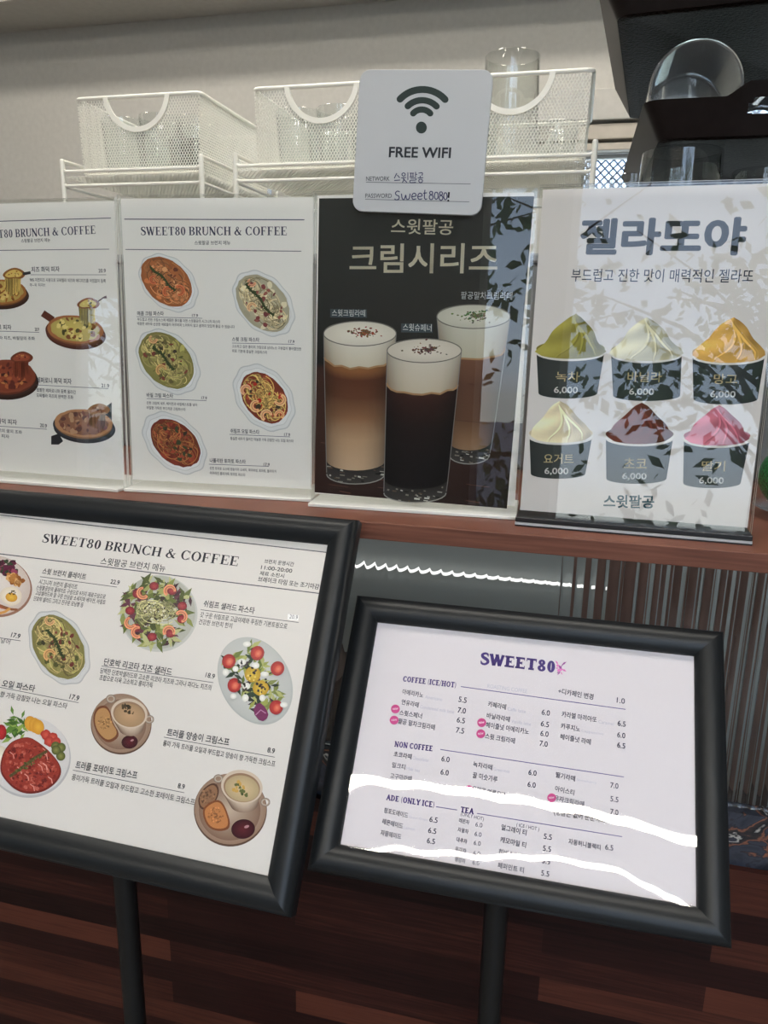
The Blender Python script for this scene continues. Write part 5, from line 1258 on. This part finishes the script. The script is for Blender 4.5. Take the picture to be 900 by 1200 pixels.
# ================= dark trays and the glasses on them =================
def tray(name, label, w, d, h, ins, mat4, bump=False, hole=None):
    """w, d: rim size; h: height; ins: inset of the base; front left rim corner at the origin"""
    t = thing(name, label, 'tray', mat4=mat4, group='stacked dark trays')
    def loop(i_, z, r, N=14):
        x0, y0, x1, y1 = i_, i_, w - i_, d - i_; pts = []
        corners = ((x0 + r, y0 + r, 180), (x1 - r, y0 + r, 270), (x1 - r, y1 - r, 0), (x0 + r, y1 - r, 90))
        for ci, (cx, cy, a0) in enumerate(corners):
            for i in range(7): a = math.radians(a0 + 90 * i / 6); pts.append([cx + r * math.cos(a), cy + r * math.sin(a), z])
            nx_ = corners[(ci + 1) % 4]; a = math.radians(a0 + 90); e = (cx + r * math.cos(a), cy + r * math.sin(a)); a = math.radians(nx_[2]); f = (nx_[0] + r * math.cos(a), nx_[1] + r * math.sin(a))
            for i in range(1, 40): pts.append([e[0] + (f[0] - e[0]) * i / 40, e[1] + (f[1] - e[1]) * i / 40, z])
        return pts
    R = 10; rings = []
    for s, th in ((1, 0), (-1, .003)):
        for i in range(R + 1):
            q = i / R if s == 1 else 1 - i / R
            rings.append(loop(ins * (1 - q) + th, (0 if s == 1 else .003) + (h - (0 if s == 1 else .003)) * q, .018))
    if bump:
        for ri, g in enumerate(rings):
            q = (ri if ri <= R else 2 * R + 1 - ri) / R
            for p_ in g:
                if p_[1] < ins + .01: p_[2] += .014 * q * max(0, min(1, (.043 - abs(p_[0] - w / 2)) / .02))
    n = len(rings[0]); vs = [p_ for g in rings for p_ in g]; fs = []
    for i in range(len(rings) - 1):
        for j in range(n):
            f = (i * n + j, i * n + (j + 1) % n, (i + 1) * n + (j + 1) % n, (i + 1) * n + j)
            if hole and i != R:
                cx = sum(vs[q][0] for q in f) / 4; cy = sum(vs[q][1] for q in f) / 4; cz = sum(vs[q][2] for q in f) / 4
                if cy < ins + .01 and (max(0, abs(cx - hole[0]) - hole[2]) / hole[3]) ** 2 + ((cz - hole[1]) / hole[3]) ** 2 < 1: continue
            fs.append(f)
    fs.append(tuple(range((2 * R + 1) * n, (2 * R + 2) * n)))
    mb = MB(); mb.add(vs, fs); mb.build('tray_wall', TRAY, t, smooth=True, angle=50)
    mb = MB(); a = loop(ins + .0004, .0, .0176); b = loop(ins + .006, -.0015, .014); c = loop(ins + .012, -.0015, .012); d_ = loop(ins + .016, .0006, .010)
    vs = a + b + c + d_; fs = [(i * n + j, (i + 1) * n + j, (i + 1) * n + (j + 1) % n, i * n + (j + 1) % n) for i in range(3) for j in range(n)]; fs.append(tuple(range(3 * n, 4 * n))[::-1])
    mb.add(vs, fs); mb.build('tray_base', TRAY_BASE, t, smooth=True, angle=50)
    return t
T2Z = 1.5685
tray('serving_tray', 'lower dark brown tray with a handle hole, carrying the lying glass jar', .256, .47, .035, .021, Matrix.Translation((.0527, .95, T2Z)), True, (.128, .026, .011, .0085))
b1 = on_y(722, 18, .97); T1Z = b1.z; b2 = on_z(738, 140, T1Z)
dv = Vector((b2.x - b1.x, b2.y - b1.y, 0)).normalized(); rv = Vector((dv.y, -dv.x, 0)); D1 = (b2 - b1).length + .056
m1 = Matrix((rv, dv, Vector((0, 0, 1)))).transposed().to_4x4(); o1 = b1 - rv * .028 - dv * .028; m1.translation = (o1.x, o1.y, T1Z)
tray('serving_tray', 'upper dark brown tray seen from below, cut by the top picture edge', .40, D1, .05, .028, m1)
TZI = T2Z + .0032
jar_h = .15
# jar lying on its side, mouth to the front
def lying(label, px, py, y, r, L, tilt, yawd, name='glass_jar', group=None, wall=.003):
    p = on_y(px, py, y); zc = TZI + r + .0004 if p.z is None else p.z
    o = cup_bm(r * .97, r, L, wall, .005, 48).build(name, HAZY_GLASS, smooth=True, angle=35)
    o.rotation_euler = (math.radians(90 + tilt), 0, math.radians(yawd)); o.location = (max(p.x, .108), y + L, TZI + r + .0005)
    return tag(o, label, 'glass', group)
lying('large clear glass jar lying on its side on the lower tray, mouth to the front', 804, 80, .985, .050, .12, 0, 0)
lying('clear glass jar lying on the lower tray at the right picture edge', 915, 80, 1.12, .045, .11, 0, 4)
th = T1Z - .0015 - TZI - .0004
tumbler('glass_tumbler', 'tall clear glass at the left end of the lower tray', .026, .030, th, (.118, 1.16, TZI + .0002), None, wall=.002)
tumbler('glass_tumbler', 'tall clear glass at the back of the lower tray behind the lying jar', .030, .034, th, (.19, 1.36, TZI + .0002), None, wall=.002)
# glasses below the lower tray
gh = T2Z - .0016 - MZ - .0006
p = on_y(802, 165, 1.03)
tumbler('glass_pitcher', 'wide straight clear glass upside down right under the lower tray', .051, .046, gh, (p.x, 1.035, MZ + .0003), None, wall=.003, base=.006, cat='glass')
p = on_y(740, 207, 1.06)
tumbler('glass_tumbler', 'low clear glass left of the wide straight glass, its top just above the poster holder', .024, .026, p.z - MZ, (p.x, 1.06, MZ + .0003), None, wall=.002)
p = on_y(878, 188, 1.05)
tumbler('glass_tumbler', 'clear glass right of the wide straight glass under the lower tray', .032, .036, p.z - MZ, (p.x + .03, 1.12, MZ + .0003), None, wall=.002)
p = on_y(850, 208, 1.13)
tumbler('glass_tumbler', 'short clear glass between two glasses under the lower tray', .026, .028, p.z - MZ, (p.x + .004, 1.17, MZ + .0003), None, wall=.002)

# ================= bauble jar =================
e0 = on_z(879, 606, SHELF_Z); JR = .05
jc = Vector((e0.x + JR, e0.y + .012, SHELF_Z + .0003))
mb = MB(); mb.lathe([(0, 0), (JR - .006, 0), (JR - .001, .002), (JR, .008), (JR, .155), (JR - .0012, .157), (JR - .0024, .155), (JR - .0026, .012), (JR - .008, .009), (0, .009)], 48)
tag(mb.build('glass_vase', GLASS, loc=None, smooth=True, angle=35), 'clear glass vase of glitter baubles at the right edge beside the gelato poster', 'vase').location = jc
def bauble(label, rgb, c, r, name):
    t = thing(name, label, 'bauble', c, 'glitter baubles in the vase')
    mb = MB(); mb.lathe([(r * math.sin(PI * i / 24), -r * math.cos(PI * i / 24)) for i in range(25)], 40); mb.build('ball', glitter_mat('glitter_' + label.split()[0], rgb), t, smooth=True)
    mb = MB(); mb.lathe([(.005, r - .002), (.005, r + .004), (.003, r + .005), (0, r + .005)], 16); mb.build('cap', STEEL, t, smooth=True)
rb = .033
bauble('green glitter bauble low in the glass vase at the right edge', (36, 140, 80), jc + Vector((-.0125, -.004, .0094 + rb)), rb, 'glitter_bauble')
bauble('red glitter bauble above the green one in the glass vase', (190, 36, 50), jc + Vector((-.004, .002, .0094 + rb * 3 - .001)), .031, 'glitter_bauble')

bpy.data.objects.remove(LT); bpy.data.scenes.remove(LS)
